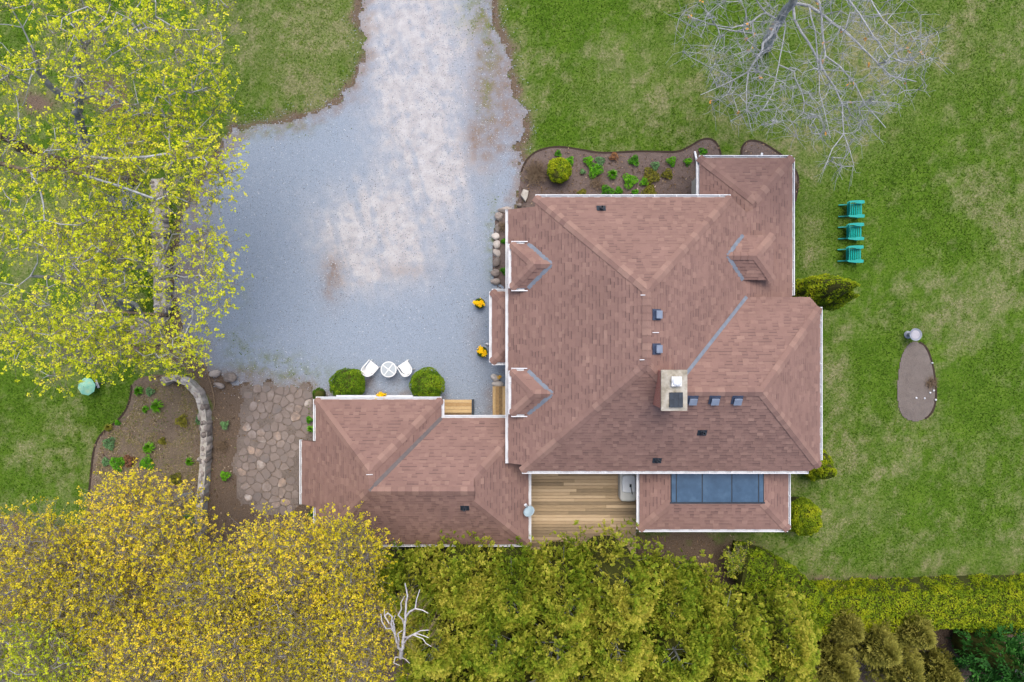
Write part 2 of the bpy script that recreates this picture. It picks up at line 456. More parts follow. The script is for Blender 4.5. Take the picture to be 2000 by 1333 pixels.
# lawn material
def lawn_material():
    m, nt, b, tc = start_mat("lawn", .95, .1)
    dry = attr_node(nt, "dry"); soil = attr_node(nt, "soil")
    f1 = noise_node(nt, tc, 9, 6, .75)
    f2 = noise_node(nt, tc, 1.1, 4, .6)
    f3 = noise_node(nt, tc, 38, 3, .7)
    g = ramp(nt, [(.28, S(52, 80, 16)), (.45, S(76, 108, 23)), (.58, S(93, 123, 34)), (.75, S(120, 141, 56))])
    mixf = math_node(nt, 'ADD', math_node(nt, 'MULTIPLY', f1, .6), math_node(nt, 'MULTIPLY', f2, .4))
    nt.links.new(mixf, g.inputs[0])
    d = ramp(nt, [(.28, S(92, 98, 56)), (.5, S(132, 134, 92)), (.62, S(154, 148, 112)), (.75, S(186, 176, 142))])
    nt.links.new(f1, d.inputs[0])
    s = ramp(nt, [(.3, S(76, 64, 54)), (.5, S(112, 96, 82)), (.62, S(134, 116, 102)), (.75, S(160, 142, 126))])
    nt.links.new(f3, s.inputs[0])
    jit = math_node(nt, 'MULTIPLY', math_node(nt, 'SUBTRACT', f1, .5), 1.1)
    df = math_node(nt, 'ADD', math_node(nt, 'MULTIPLY', dry, 1.0), math_node(nt, 'MULTIPLY', jit, .8), clamp=True)
    c1 = mix_col(nt, df, g.outputs[0], d.outputs[0])
    sj = math_node(nt, 'MULTIPLY', math_node(nt, 'SUBTRACT', f3, .5), 1.2)
    sf = math_node(nt, 'MULTIPLY', soil, math_node(nt, 'ADD', math_node(nt, 'ADD', sj, soil), .35), clamp=True)
    c2 = mix_col(nt, sf, c1, s.outputs[0])
    nt.links.new(c2, b.inputs["Base Color"])
    add_bump(nt, b, math_node(nt, 'ADD', f3, f1), .7, .04)
    return m

def soil_material(name, cols, sc=22):
    m, nt, b, tc = start_mat(name, .97, .1)
    f1 = noise_node(nt, tc, sc, 7, .75); f2 = noise_node(nt, tc, 1.4, 4)
    r = ramp(nt, [(.25, S(*cols[0])), (.45, S(*cols[1])), (.6, S(*cols[2])), (.78, S(*cols[3]))])
    nt.links.new(math_node(nt, 'ADD', math_node(nt, 'MULTIPLY', f1, .7), math_node(nt, 'MULTIPLY', f2, .3)), r.inputs[0])
    nt.links.new(r.outputs[0], b.inputs["Base Color"])
    add_bump(nt, b, f1, .9, .05)
    return m

def gravel_material():
    m, nt, b, tc = start_mat("gravel", .95, .15)
    sand = attr_node(nt, "sand"); moss = attr_node(nt, "moss"); dirt = attr_node(nt, "dirt")
    f1 = noise_node(nt, tc, 26, 6, .8); f2 = noise_node(nt, tc, 2.2, 5); f3 = noise_node(nt, tc, 70, 2, .7)
    g = ramp(nt, [(.32, S(74, 80, 90)), (.43, S(136, 148, 163)), (.54, S(162, 175, 192)), (.66, S(204, 213, 224))])
    nt.links.new(math_node(nt, 'ADD', math_node(nt, 'MULTIPLY', f1, .5), math_node(nt, 'MULTIPLY', f3, .5)), g.inputs[0])
    s = ramp(nt, [(.28, S(166, 157, 154)), (.45, S(192, 187, 186)), (.58, S(206, 203, 204)), (.75, S(224, 222, 224))])
    nt.links.new(math_node(nt, 'ADD', math_node(nt, 'MULTIPLY', f1, .5), math_node(nt, 'MULTIPLY', f2, .5)), s.inputs[0])
    jit = math_node(nt, 'SUBTRACT', math_node(nt, 'ADD', f2, f1), 1.0)
    c = mix_col(nt, math_node(nt, 'ADD', sand, math_node(nt, 'MULTIPLY', math_node(nt, 'MULTIPLY', jit, 1.2), sand), clamp=True), g.outputs[0], s.outputs[0])
    dcol = ramp(nt, [(.3, S(108, 92, 84)), (.5, S(146, 128, 118)), (.7, S(172, 156, 148))]); nt.links.new(f1, dcol.inputs[0])
    c = mix_col(nt, math_node(nt, 'MULTIPLY', dirt, math_node(nt, 'ADD', math_node(nt, 'MULTIPLY', jit, 1.8), .75), clamp=True), c, dcol.outputs[0])
    mcol = ramp(nt, [(.3, S(88, 104, 40)), (.7, S(140, 146, 76))]); nt.links.new(f1, mcol.inputs[0])
    mf = math_node(nt, 'MULTIPLY', moss, math_node(nt, 'ADD', math_node(nt, 'MULTIPLY', jit, 4.0), .35), clamp=True)
    c = mix_col(nt, mf, c, mcol.outputs[0])
    nt.links.new(c, b.inputs["Base Color"])
    add_bump(nt, b, math_node(nt, 'ADD', f1, f3), .8, .03)
    return m

# lawn: one sheet out to the horizon
gx, gy, gf = grid(axis(-27, 27, .14, 420), axis(-18.5, 20, .14, 420))
gz = (fbm(gx, gy, .5, 3, 5) - .5) * .03
lawn = mobj("lawn", np.stack([gx, gy, gz], 1), gf, lawn_material(), smooth=True,
            vattr={'dry': dry_mask(gx, gy), 'soil': soil_mask(gx, gy)})
tag(lawn, "patchy spring lawn with dry straw coloured patches", "lawn", kind="structure")

# gravel driveway sheet with a ragged edge
gx, gy, gf = grid(np.arange(-17, 1.5, .075), np.arange(-4.5, 23.4, .075))
GN = fbm(gx, gy, 2.5, 4, 31)
gd = sdf(gx, gy, GRAVEL) + (GN - .5) * .75
keep = gd < 0
fk = keep[gf].all(1)
used = np.unique(gf[fk]); remap = np.zeros(len(gx), int); remap[used] = np.arange(len(used))
ux, uy = gx[used], gy[used]
gn2 = fbm(ux, uy, .9, 4, 41)
sand = blobs(ux, uy, [(790, -250, 90, 200, .9), (780, 30, 80, 110, .9), (840, 130, 80, 90, .7), (820, 250, 80, 110, .7), (870, 330, 60, 60, .7), (760, 430, 120, 70, .75), (670, 440, 40, 60, .4), (760, 520, 90, 50, .6), (700, 545, 40, 30, .4), (900, 60, 40, 60, .4)]) * (.45 + 1.1 * gn2)
trk = vnoise((ux + .28 * uy) * 3.2, uy * .35, 5) * .6 + vnoise((ux + .28 * uy) * 8, uy * .7, 6) * .4
sand = np.clip(sand * 1.25, 0, 1) * (.55 + .9 * trk) + blobs(ux, uy, [(800, 100, 75, 200, .4), (840, 280, 75, 140, .3), (740, 460, 140, 90, .25)])
rag = fbm(ux, uy, 3.2, 3, 44)
sand = sand * (.1 + 1.35 * rag) * (.6 + .7 * trk)
dirt = blobs(ux, uy, [(955, 200, 36, 110, 1.1), (965, 130, 30, 60, .9), (1000, 230, 30, 60, .9), (945, 40, 25, 60, .6), (935, 280, 30, 40, .5), (650, 545, 22, 45, .9), (690, 180, 30, 30, .4), (800, 530, 60, 14, .4), (380, 500, 35, 120, .9), (380, 690, 40, 40, .7), (470, 735, 60, 18, .8), (560, 745, 60, 12, .6), (965, 790, 25, 30, .7), (700, 765, 60, 12, .35), (720, 745, 12, 14, .5), (770, 745, 12, 12, .5), (650, 20, 30, 90, .4), (930, 660, 20, 60, .2)]) * (.4 + 1.3 * gn2)
dirt = dirt * (.3 + 1.4 * rag)
dirt = np.maximum(dirt, sstep(-.8, 0, gd[used] + (rag - .5) * .8) * .85)
moss = blobs(ux, uy, [(930, 30, 40, 40, .9), (960, 90, 20, 40, .6), (950, 180, 18, 60, .6), (470, 250, 60, 20, .7), (560, 250, 60, 16, .6), (530, 715, 80, 25, .75), (470, 670, 40, 30, .6), (600, 735, 60, 15, .5), (960, 470, 12, 80, .8), (465, 580, 30, 40, .25)])
gr = mobj("gravel_driveway", np.stack([ux, uy, .032 + (fbm(ux, uy, 1.2, 3, 8) - .5) * .012], 1), remap[gf[fk]], gravel_material(), smooth=True,
          vattr={'sand': np.clip(sand, 0, 1), 'dirt': np.clip(dirt, 0, 1), 'moss': np.clip(moss, 0, 1)})
tag(gr, "blue grey gravel driveway and turning area with pale worn wheel tracks", "driveway", kind="structure")

# planting beds: mounded soil sheets with a cut edge on the lawn side
M['bedsoil'] = soil_material("bed_soil", [(78, 66, 60), (110, 96, 90), (128, 112, 106), (160, 144, 136)])
M['ovalsoil'] = soil_material("raked_soil", [(92, 84, 78), (124, 114, 108), (138, 128, 122), (158, 148, 142)], 34)
M['rocksoil'] = soil_material("rockery_soil", [(84, 72, 62), (116, 102, 88), (138, 122, 106), (168, 152, 134)])
BEDLAB = {'north': ("long curved planting bed of dark soil along the upper house wall", 'bedsoil', .05),
          'corner': ("small dark soil bed round the upper right house corner", 'bedsoil', .05),
          'rock': ("wide rockery bed of weedy soil inside the curved stone wall", 'rocksoil', .08),
          'oval': ("oval island bed of bare raked soil in the right lawn", 'ovalsoil', .05),
          'west': ("narrow stone edged soil bed along the left house wall", 'bedsoil', .06)}
def edge_shade(name, pts, parent):  # added dark strip, stands in for the shadow line of the spade-cut edge
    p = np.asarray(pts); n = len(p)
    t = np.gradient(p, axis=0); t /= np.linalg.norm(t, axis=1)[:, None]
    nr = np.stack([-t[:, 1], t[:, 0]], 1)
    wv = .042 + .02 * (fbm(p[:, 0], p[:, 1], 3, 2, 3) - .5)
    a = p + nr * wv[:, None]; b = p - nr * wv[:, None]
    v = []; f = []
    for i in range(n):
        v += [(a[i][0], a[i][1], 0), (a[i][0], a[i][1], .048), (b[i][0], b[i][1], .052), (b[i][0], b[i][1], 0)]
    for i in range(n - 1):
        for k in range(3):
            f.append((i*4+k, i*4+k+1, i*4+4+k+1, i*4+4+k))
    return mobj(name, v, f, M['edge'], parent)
for key, poly in BEDS.items():
    lo = poly.min(0); hi = poly.max(0)
    gx, gy, gf = grid(np.arange(lo[0] - .1, hi[0] + .1, .05), np.arange(lo[1] - .1, hi[1] + .1, .05))
    d = sdf(gx, gy, poly)
    fk = (d < .02)[gf].all(1)
    used = np.unique(gf[fk]); remap = np.zeros(len(gx), int); remap[used] = np.arange(len(used))
    lab, mt, hgt = BEDLAB[key]
    ux, uy = gx[used], gy[used]
    z = .036 + hgt * sstep(0, -.5, d[used]) + (fbm(ux, uy, 3.5, 4, 50) - .5) * .07 * sstep(.02, -.15, d[used])
    o = mobj("planting_bed", np.stack([ux, uy, z], 1), remap[gf[fk]], M[mt], smooth=True)
    tag(o, lab, "planting bed", kind="structure")
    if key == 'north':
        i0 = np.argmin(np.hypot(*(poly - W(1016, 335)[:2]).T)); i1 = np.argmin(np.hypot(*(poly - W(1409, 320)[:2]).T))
        edge_shade("bed_edge_shade", poly[i0:i1], o)
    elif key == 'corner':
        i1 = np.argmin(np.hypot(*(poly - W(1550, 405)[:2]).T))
        edge_shade("bed_edge_shade", poly[:i1], o)
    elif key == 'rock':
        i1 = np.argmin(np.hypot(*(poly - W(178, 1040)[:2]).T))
        edge_shade("bed_edge_shade", poly[:i1], o)
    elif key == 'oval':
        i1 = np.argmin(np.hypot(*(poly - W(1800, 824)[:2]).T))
        edge_shade("bed_edge_shade", poly[:i1], o)

# grass blades and loose gravel: nobody could count them
def covered(x, y, z=0):
    c = np.zeros(np.shape(x), bool)
    for p in BUILD: c |= sdf(x, y, p) < 0
    return c
def tri_scatter(name, x, y, z, size, h, tint, mat, lean=.6):
    n = len(x)
    a = rng.random(n) * 6.283
    dx, dy = np.cos(a), np.sin(a)
    w = size * .22
    b = rng.random(n) * 6.283
    v = np.zeros((n, 3, 3), np.float32)
    v[:, 0] = np.stack([x - dy * w, y + dx * w, z], 1)
    v[:, 1] = np.stack([x + dy * w, y - dx * w, z], 1)
    v[:, 2] = np.stack([x + dx * size * lean + np.cos(b) * .01, y + dy * size * lean + np.sin(b) * .01, z + h], 1)
    return mobj(name, v.reshape(-1, 3), np.arange(n * 3).reshape(n, 3), mat, tint=tint)
M['grass'] = pmat("grass_blade", [(0, (52, 80, 17)), (.25, (80, 110, 25)), (.45, (107, 131, 42)), (.7, (144, 148, 98)), (1, (188, 180, 146))], 3, 3, rough=.9, spec=.1, attr=True, namt=.1, translucent=.2)
n = 400000
x = rng.uniform(-26, 26, n); y = rng.uniform(-12.5, 19.5, n)
dr = dry_mask(x, y); so = soil_mask(x, y)
ok = (rng.random(n) > so * 1.15) & (sdf(x, y, GRAVEL) + (fbm(x, y, 2.5, 4, 31) - .5) * .75 > -.02) & ~covered(x, y)
for p in BEDS.values(): ok &= sdf(x, y, p) > .03
cl = fbm(x, y, 6, 2, 77)
ok &= (cl + rng.random(n) * .5) > .42
x, y, dr, cl = x[ok], y[ok], dr[ok], cl[ok]
t = np.clip(.12 + .5 * dr + .3 * (cl - .5) + rng.normal(0, .08, len(x)), 0, 1)
g = tri_scatter("grass", x, y, np.full(len(x), .0), rng.uniform(.05, .12, len(x)), rng.uniform(.02, .055, len(x)), t, M['grass'])
tag(g, "short mown grass blades over the whole lawn", "grass", kind="stuff")
# weeds and tufts straying on to the gravel edge and the beds
n = 52000
x = rng.uniform(-20, 1.2, n); y = rng.uniform(-9, 16, n)
d = sdf(x, y, GRAVEL) + (fbm(x, y, 2.5, 4, 31) - .5) * .75
mo = blobs(x, y, [(930, 30, 40, 40, .9), (960, 90, 20, 40, .7), (950, 180, 18, 60, .5), (470, 250, 60, 20, .7), (560, 250, 60, 16, .6), (530, 715, 80, 25, .6), (470, 670, 40, 30, .5), (600, 735, 60, 15, .5), (960, 470, 10, 80, 1.2), (605, 800, 10, 60, 1.2), (985, 390, 20, 14, .8), (340, 880, 60, 100, .9), (260, 880, 60, 90, .9), (330, 800, 60, 50, .6), (440, 900, 30, 80, .25), (1020, 370, 14, 20, .5)])
pr = np.where(d < 0, sstep(-.35, 0, d) * .25, 0) + mo * (fbm(x, y, 3, 3, 61) > .52) * .6
ok = (rng.random(n) < pr) & ~covered(x, y)
x, y = x[ok], y[ok]
g = tri_scatter("weeds", x, y, np.where(sdf(x, y, BEDS["rock"]) < 0, .125, .04), rng.uniform(.05, .11, len(x)), rng.uniform(.02, .05, len(x)), np.clip(rng.normal(.38, .16, len(x)), 0, 1), M['grass'])
tag(g, "sparse weeds and moss straying over gravel edges and rockery soil", "weeds", kind="stuff")

M['pebble'] = pmat("pebble", [(0, (84, 88, 96)), (.4, (150, 158, 170)), (.8, (196, 202, 212)), (1, (232, 232, 236))], 3, 2, rough=.9, attr=True, namt=.05)
def pebbles(name, x, y, z, size, tint, mat):
    n = len(x); a = rng.random((n, 1)) * 6.283 + np.array([[0, 1.6, 3.1, 4.7]]) + rng.normal(0, .25, (n, 4))
    r = size[:, None] * rng.uniform(.7, 1.3, (n, 4))
    v = np.zeros((n, 5, 3), np.float32)
    v[:, :4, 0] = x[:, None] + np.cos(a) * r; v[:, :4, 1] = y[:, None] + np.sin(a) * r; v[:, :4, 2] = z[:, None]
    v[:, 4, 0] = x + rng.normal(0, .2, n) * size; v[:, 4, 1] = y + rng.normal(0, .2, n) * size; v[:, 4, 2] = z + size * .8
    b = (np.arange(n) * 5)[:, None, None]
    f = (np.array([[0, 1, 4], [1, 2, 4], [2, 3, 4], [3, 0, 4]])[None] + b).reshape(-1, 3)
    return mobj(name, v.reshape(-1, 3), f, mat, tint=np.repeat(tint, 4))
n = 60000
x = rng.uniform(-17, 1.2, n); y = rng.uniform(-4, 16, n)
d = sdf(x, y, GRAVEL) + (fbm(x, y, 2.5, 4, 31) - .5) * .75
ok = (rng.random(n) < np.where(d < 0, 1, sstep(.9, 0, d) * .35)) & ~covered(x, y)
x, y = x[ok], y[ok]
p = pebbles("loose_gravel", x, y, np.where(d[ok] < 0, .03, .004), rng.uniform(.01, .024, len(x)), np.clip(rng.normal(.42, .24, len(x)), 0, 1), M['pebble'])
tag(p, "loose grey gravel chips on the driveway", "gravel", kind="stuff")
# leaf litter and bits of stone on bare soil
M['litter'] = pmat("leaf_litter", [(0, (70, 54, 42)), (.4, (112, 90, 68)), (.75, (152, 126, 98)), (1, (196, 178, 156))], 3, 2, rough=.95, attr=True, namt=.1)
n = 90000
x = rng.uniform(-24, 24, n); y = rng.uniform(-16, 16, n)
so = soil_mask(x, y); bd = np.zeros(n, bool)
for k in ('north', 'corner', 'rock', 'west'): bd |= sdf(x, y, BEDS[k]) < -.05
ok = (((rng.random(n) < so * .6) & (so > .4)) | (bd & (rng.random(n) < .7))) & ~covered(x, y) & (sdf(x, y, GRAVEL) > -.3)
x, y, bd = x[ok], y[ok], bd[ok]
g = tri_scatter("leaf_litter", x, y, np.where(bd, .12, .02), rng.uniform(.04, .13, len(x)), rng.uniform(.0, .04, len(x)), np.clip(rng.normal(.4, .25, len(x)), 0, 1), M['litter'], lean=.9)
tag(g, "brown leaf litter scattered over bare soil and beds", "leaf litter", kind="stuff")

# low dead weeds and moss cover the rockery soil
n = 34000
x = rng.uniform(-19.5, -13, n); y = rng.uniform(-9.5, -1, n)
cov = fbm(x, y, 1.6, 4, 71)
ok = (sdf(x, y, BEDS['rock']) < -.25) & (rng.random(n) < sstep(.38, .62, cov))
x, y, cov = x[ok], y[ok], cov[ok]
tt = np.clip(rng.normal(.45, .22, len(x)), 0, 1)
M['weedmix'] = pmat("dry_weed", [(0, (104, 108, 48)), (.35, (128, 118, 74)), (.65, (152, 134, 104)), (1, (184, 170, 146))], 3, 2, rough=.95, attr=True, namt=.1)
g = tri_scatter("dry_weeds", x, y, np.full(len(x), .11), rng.uniform(.05, .12, len(x)), rng.uniform(.02, .06, len(x)), tt, M['weedmix'], lean=.8)
tag(g, "dry straw coloured weeds covering the rockery soil", "weeds", kind="stuff")

# ------------------------------------------------------------------ roofs
MS = .73
class Plane:
    def __init__(s, p, gx, gy): s.b, s.c = gx, gy; s.a = p[2] - gx * p[0] - gy * p[1]
    def z(s, x, y): return s.a + s.b * x + s.c * y
    def n(s):
        v = np.array([-s.b, -s.c, 1.0]); return v / np.linalg.norm(v)
    def hit(s, px, py):
        X = (px - CX) / FOC; Y = -(py - CY) / FOC; k = s.b * X + s.c * Y
        z = (s.a + CAM_H * k) / (1 + k)
        return W(px, py, z)
    def at(s, x, y): return np.array([x, y, s.z(x, y)])
def meet(*ps):
    A = np.array([[p.b, p.c, -1] for p in ps]); r = np.array([-p.a for p in ps])
    return np.linalg.solve(A, r)
def flat(z): return Plane((0, 0, z), 0, 0)

def clip_poly(sub, quad):
    """clip polygon sub (may be concave) by convex ccw quad, 2-D"""
    out = sub
    n = len(quad)
    for i in range(n):
        a = quad[i]; b = quad[(i + 1) % n]; ex, ey = b[0] - a[0], b[1] - a[1]
        inp = out; out = []
        if not inp: return out
        pv = inp[-1]; pd = ex * (pv[1] - a[1]) - ey * (pv[0] - a[0])
        for q in inp:
            qd = ex * (q[1] - a[1]) - ey * (q[0] - a[0])
            if (qd >= 0) != (pd >= 0):
                t = pd / (pd - qd); out.append((pv[0] + t * (q[0] - pv[0]), pv[1] + t * (q[1] - pv[1])))
            if qd >= 0: out.append(q)
            pv, pd = q, qd
    return out

EXPO = .145
WIDTHS = (.16, .22, .29)
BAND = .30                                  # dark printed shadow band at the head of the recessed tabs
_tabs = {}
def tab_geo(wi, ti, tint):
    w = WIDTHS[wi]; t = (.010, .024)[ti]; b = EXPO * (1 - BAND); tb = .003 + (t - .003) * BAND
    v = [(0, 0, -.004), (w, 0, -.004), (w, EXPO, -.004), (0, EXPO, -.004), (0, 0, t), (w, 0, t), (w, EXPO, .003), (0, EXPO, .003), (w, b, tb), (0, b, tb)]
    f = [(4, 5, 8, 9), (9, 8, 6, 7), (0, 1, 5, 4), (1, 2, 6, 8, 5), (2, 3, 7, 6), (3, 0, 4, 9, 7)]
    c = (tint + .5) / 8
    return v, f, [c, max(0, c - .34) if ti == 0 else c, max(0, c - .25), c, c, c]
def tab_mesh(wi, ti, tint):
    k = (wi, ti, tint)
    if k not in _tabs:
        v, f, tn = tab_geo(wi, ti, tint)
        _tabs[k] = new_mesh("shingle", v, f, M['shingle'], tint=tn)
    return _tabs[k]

class Roof:
    def __init__(s, thing, seed, limit):
        s.thing = thing; s.r = random.Random(seed); s.fields = []; s.full = []; s.limit = limit
        s.caps = 0
    def face(s, name, pts, label=None):
        """pts: 3-D polygon; adds the boarding as a part and its shingles"""
        P = np.array(pts, float)
        c = P.mean(0)
        u_, sv, vt = np.linalg.svd(P - c); n = vt[2]
        if n[2] < 0: n = -n
        board = MB()
        k = len(P)
        top = P - n * .012
        bot = P - np.array([0, 0, .15])
        ar = sum(P[i][0] * P[(i+1) % k][1] - P[(i+1) % k][0] * P[i][1] for i in range(k))
        if ar < 0: P = P[::-1]; top = top[::-1]; bot = bot[::-1]
        board.add(list(top) + list(bot), [tuple(range(k)), tuple(range(k, 2*k))[::-1]] + [(i, k + i, k + (i+1) % k, (i+1) % k) for i in range(k)])
        bo = board.build(name, M['underlay'], s.thing)
        if label: bo["label"] = label
        h = np.cross((0, 0, 1.0), n); h /= np.linalg.norm(h)       # along the eave
        v = np.cross(n, h)
        if v[2] < 0: v = -v; h = -h
        poly = [((p - c) @ h, (p - c) @ v) for p in P]
        a_ = sum(poly[i][0] * poly[(i+1) % k][1] - poly[(i+1) % k][0] * poly[i][1] for i in range(k))
        if np.dot(np.cross(h, v), n) < 0: h = -h; poly = [(-a, b) for a, b in poly]
        amin = min(p[0] for p in poly); amax = max(p[0] for p in poly)
        bmin = min(p[1] for p in poly); bmax = max(p[1] for p in poly)
        vb = []; fb = []; tb = []
        b0 = bmin - .01; row = 0
        while b0 < bmax:
            a0 = amin - s.r.random() * .3
            last = None
            while a0 < amax:
                wi = s.r.choice((0, 1, 1, 2, 2)); w = WIDTHS[wi]
                ti = s.r.choice((0, 1)) if last is None else 1 - last if s.r.random() < .75 else last
                last = ti
                tn = s.r.gauss(3.8 + (.15 if ti else -.15), .6)
                tint = int(min(7, max(0, round(tn))))
                q = [(a0, b0), (a0 + w, b0), (a0 + w, b0 + EXPO), (a0, b0 + EXPO)]
                cp = clip_poly(poly, q)
                a0 += w
                if len(cp) < 3: continue
                area = abs(sum(cp[i][0] * cp[(i+1) % len(cp)][1] - cp[(i+1) % len(cp)][0] * cp[i][1] for i in range(len(cp)))) / 2
                if area < 2e-4: continue
                if area > w * EXPO * .999:
                    s.full.append((c + h * (a0 - w) + v * b0, h, v, n, wi, ti, tint, bo))
                    continue
                th = (.010, .024)[ti]
                m = len(cp); base = len(vb)
                for (a, b) in cp:
                    vb.append(c + h * a + v * b + n * (.003 + (th - .003) * max(0, (b0 + EXPO - b) / EXPO)))
                for (a, b) in cp: vb.append(c + h * a + v * b - n * .004)
                fb.append(tuple(range(base, base + m))); tb.append((tint + .5) / 8)
                for i in range(m):
                    j = (i + 1) % m
                    fb.append((base + i, base + m + i, base + m + j, base + j)); tb.append((tint + .5) / 8)
            b0 += EXPO; row += 1
        s.fields.append([bo, vb, fb, tb])
        return bo
    def finish(s):
        s.full.sort(key=lambda q: -q[0][2])
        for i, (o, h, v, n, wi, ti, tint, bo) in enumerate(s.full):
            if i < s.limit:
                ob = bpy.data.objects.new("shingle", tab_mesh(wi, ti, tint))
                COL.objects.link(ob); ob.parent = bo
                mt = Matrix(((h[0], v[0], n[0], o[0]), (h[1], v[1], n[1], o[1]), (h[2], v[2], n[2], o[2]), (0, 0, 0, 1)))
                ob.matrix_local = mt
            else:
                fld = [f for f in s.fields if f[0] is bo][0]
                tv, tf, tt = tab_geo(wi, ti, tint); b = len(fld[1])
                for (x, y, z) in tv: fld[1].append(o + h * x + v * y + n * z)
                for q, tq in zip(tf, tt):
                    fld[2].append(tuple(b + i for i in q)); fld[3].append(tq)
        for bo, vb, fb, tb in s.fields:
            if vb:
                o = mobj("shingle_field", vb, fb, M['shingle'], bo, tint=tb)
                o["kind"] = "stuff"
    def ridge(s, A, B, n1, n2, bo, w=.165, step=.26):
        """caps from the low end A to the high end B, folded over the two slopes n1, n2"""
        A = np.asarray(A, float); B = np.asarray(B, float)
        d = B - A; L = np.linalg.norm(d); d /= L
        wings = []
        for nn, oth in ((n1, n2), (n2, n1)):
            t = np.cross(d, nn); t /= np.linalg.norm(t)
            if t @ oth > 0: t = -t          # point away from the other slope, downwards
            if t[2] > 1e-3: t = -t
            wings.append(t)
        if abs(wings[0] @ wings[1]) > .999: return
        up = n1 + n2; up /= np.linalg.norm(up)
        N = max(1, int(round(L / step))); st = L / N
        meshes = []
        t0 = s.r.randint(0, 7)
        for tv in (2, 3, 4, 5, 6):
            lift0, lift1 = .046, .024
            v = []
            for (al, lf) in ((-.03, lift0), (st + .02, lift1)):
                for (wg, f) in ((wings[0], 1), (wings[0], .0), (wings[1], 1)):
                    nn = n1 if wg is wings[0] else n2
                    p = d * al + (wg * w * f if f else 0) + (nn if f else up * 1.1) * lf
                    v.append(p)
                for (wg, f) in ((wings[0], 1), (wings[1], 1)):
                    nn = n1 if wg is wings[0] else n2
                    v.append(d * al + wg * w + nn * .0)
            f = [(0, 1, 6, 5), (1, 2, 7, 6), (3, 0, 5, 8), (2, 4, 9, 7), (0, 3, 1), (1, 3, 4), (1, 4, 2)]
            meshes.append(new_mesh("ridge_cap", v, f, M['shingle'], tint=tv / 9 + .14))
        for i in range(N):
            ob = bpy.data.objects.new("ridge_cap", meshes[min(4, max(0, int(round(s.r.gauss(2.4, 1.2)))))])
            p = A + d * st * i
            _link(ob, bo, tuple(p))
            s.caps += 1

def gutter(A, B, out, thing, w=.115, hangers=True, fascia=True):
    """open white trough along A-B, out = outward horizontal direction"""
    A = np.asarray(A, float).copy(); B = np.asarray(B, float).copy(); out = np.asarray(out, float)
    zt = -.01
    L = np.linalg.norm(B - A); d = (B - A) / L
    m = MB()
    def strip(o0, o1, z0, z1):
        c = (A + B) / 2 + out * (o0 + o1) / 2 + np.array([0, 0, (z0 + z1) / 2])
        m.obox(c, d * L / 2, out * (o1 - o0) / 2, np.array([0, 0, (z1 - z0) / 2]))
    strip(w - .034, w, zt - .10, zt)                # front lip
    strip(.012, w - .034, zt - .10, zt - .09)       # bottom
    strip(0, .012, zt - .10, zt - .035)             # back
    if hangers:
        n = max(1, int(L / .8))
        for i in range(n):
            p = A + d * L * (i + .5) / n + np.array([0, 0, zt - .008])
            m.obox(p + out * (w - .03) / 2, d * .012, out * (w - .034) / 2, np.array([0, 0, .006]))
    for e in (A, B):
        sgn = 1 if e is B else -1
        m.obox(e + d * sgn * .004 + out * w / 2 + np.array([0, 0, zt - .05]), d * .004, out * w / 2, np.array([0, 0, .049]))
    m.build("gutter", M['white'], thing)
    if fascia:
        f = MB()
        c = (A + B) / 2 - out * .014 + np.array([0, 0, -.115])
        f.obox(c, d * (L / 2 - .004), out * .011, np.array([0, 0, .085]))
        f.build("fascia", M['white'], thing)

def strip_on(plane1, A, B, w, mat, thing, name, lift=.03):
    """flat flashing strip along A-B lying over the slope"""
    A = np.asarray(A, float); B = np.asarray(B, float)
    n = plane1; d = B - A; L = np.linalg.norm(d); d /= L
    sd = np.cross(n, d); sd /= np.linalg.norm(sd); nn = np.cross(d, sd)
    if nn[2] < 0: nn = -nn
    m = MB(); m.obox((A + B) / 2 + nn * lift, d * L / 2, sd * w / 2, nn * .004)
    return m.build(name, mat, thing)

# ================================================================== main house
house = empty("house", W(1270, 660, 0), "large house with brown shingle hip roof, dormers and stone coloured chimney", "house")
SWc = W(1020, 920, 3.8)
pS = Plane(SWc, 0, MS); pW = Plane(SWc, MS, 0)
NWc = pW.hit(1046, 386)
pN = Plane(NWc, 0, -MS)
_a = pW.hit(1264, 712)
pE = Plane(_a, -MS, 0)
aS = meet(pS, pW, pE); aN = meet(pN, pW, pE)
NEc = meet(pN, pE, flat(NWc[2]))
aWg = pS.hit(1488, 766)                    # right end of the wing ridge
pN2 = Plane(aWg, 0, -MS); pE2 = Plane(aWg, -MS, 0)
R0 = meet(pE, pS, pN2)
Veave = pN2.hit(1455, 581)
V = meet(pE, pN2, flat(Veave[2]))
xb, zb = V[0] + .02, pE.z(V[0] + .02, 0)
_e = W(1547, 450, 2.65)
gl = (_e[2] - zb) / (_e[0] - xb)
pL = Plane((xb, 0, zb), gl, 0)             # lower slope over the side porch
xe = _e[0]
NEo = W(1545, 309, 2.65)
NWo = W(1366, 309, 2.65)
aB = pL.hit(1475, 393)
mB = (aB[2] - 2.65) / (NEo[1] - aB[1])
pNo = Plane((0, NEo[1], 2.65), 0, -mB)
mBw = (aB[2] - 2.65) / (aB[0] - NWo[0])
pWo = Plane(NWo, mBw, 0)
yk = NEc[1] - .45
roof = Roof(house, 3, 300)
fW = roof.face("roof_slope", [aN, NWc, pW.hit(1045, 404), pW.hit(993, 410), pW.hit(993, 905), pW.hit(1019, 908), SWc, aS])
fN = roof.face("roof_slope", [NWc, NEc, aN])
SEc = meet(pS, pE2, flat(pE2.hit(1600, 899)[2]))
Send = pS.hit(1579, 920)
fS = roof.face("roof_slope", [SWc, np.array([Send[0], SWc[1], SWc[2]]), SEc, aWg, R0, aS])
fE = roof.face("roof_slope", [aN, aS, R0, V, pE.at(xb, V[1]), pE.at(xb, yk), NEc])
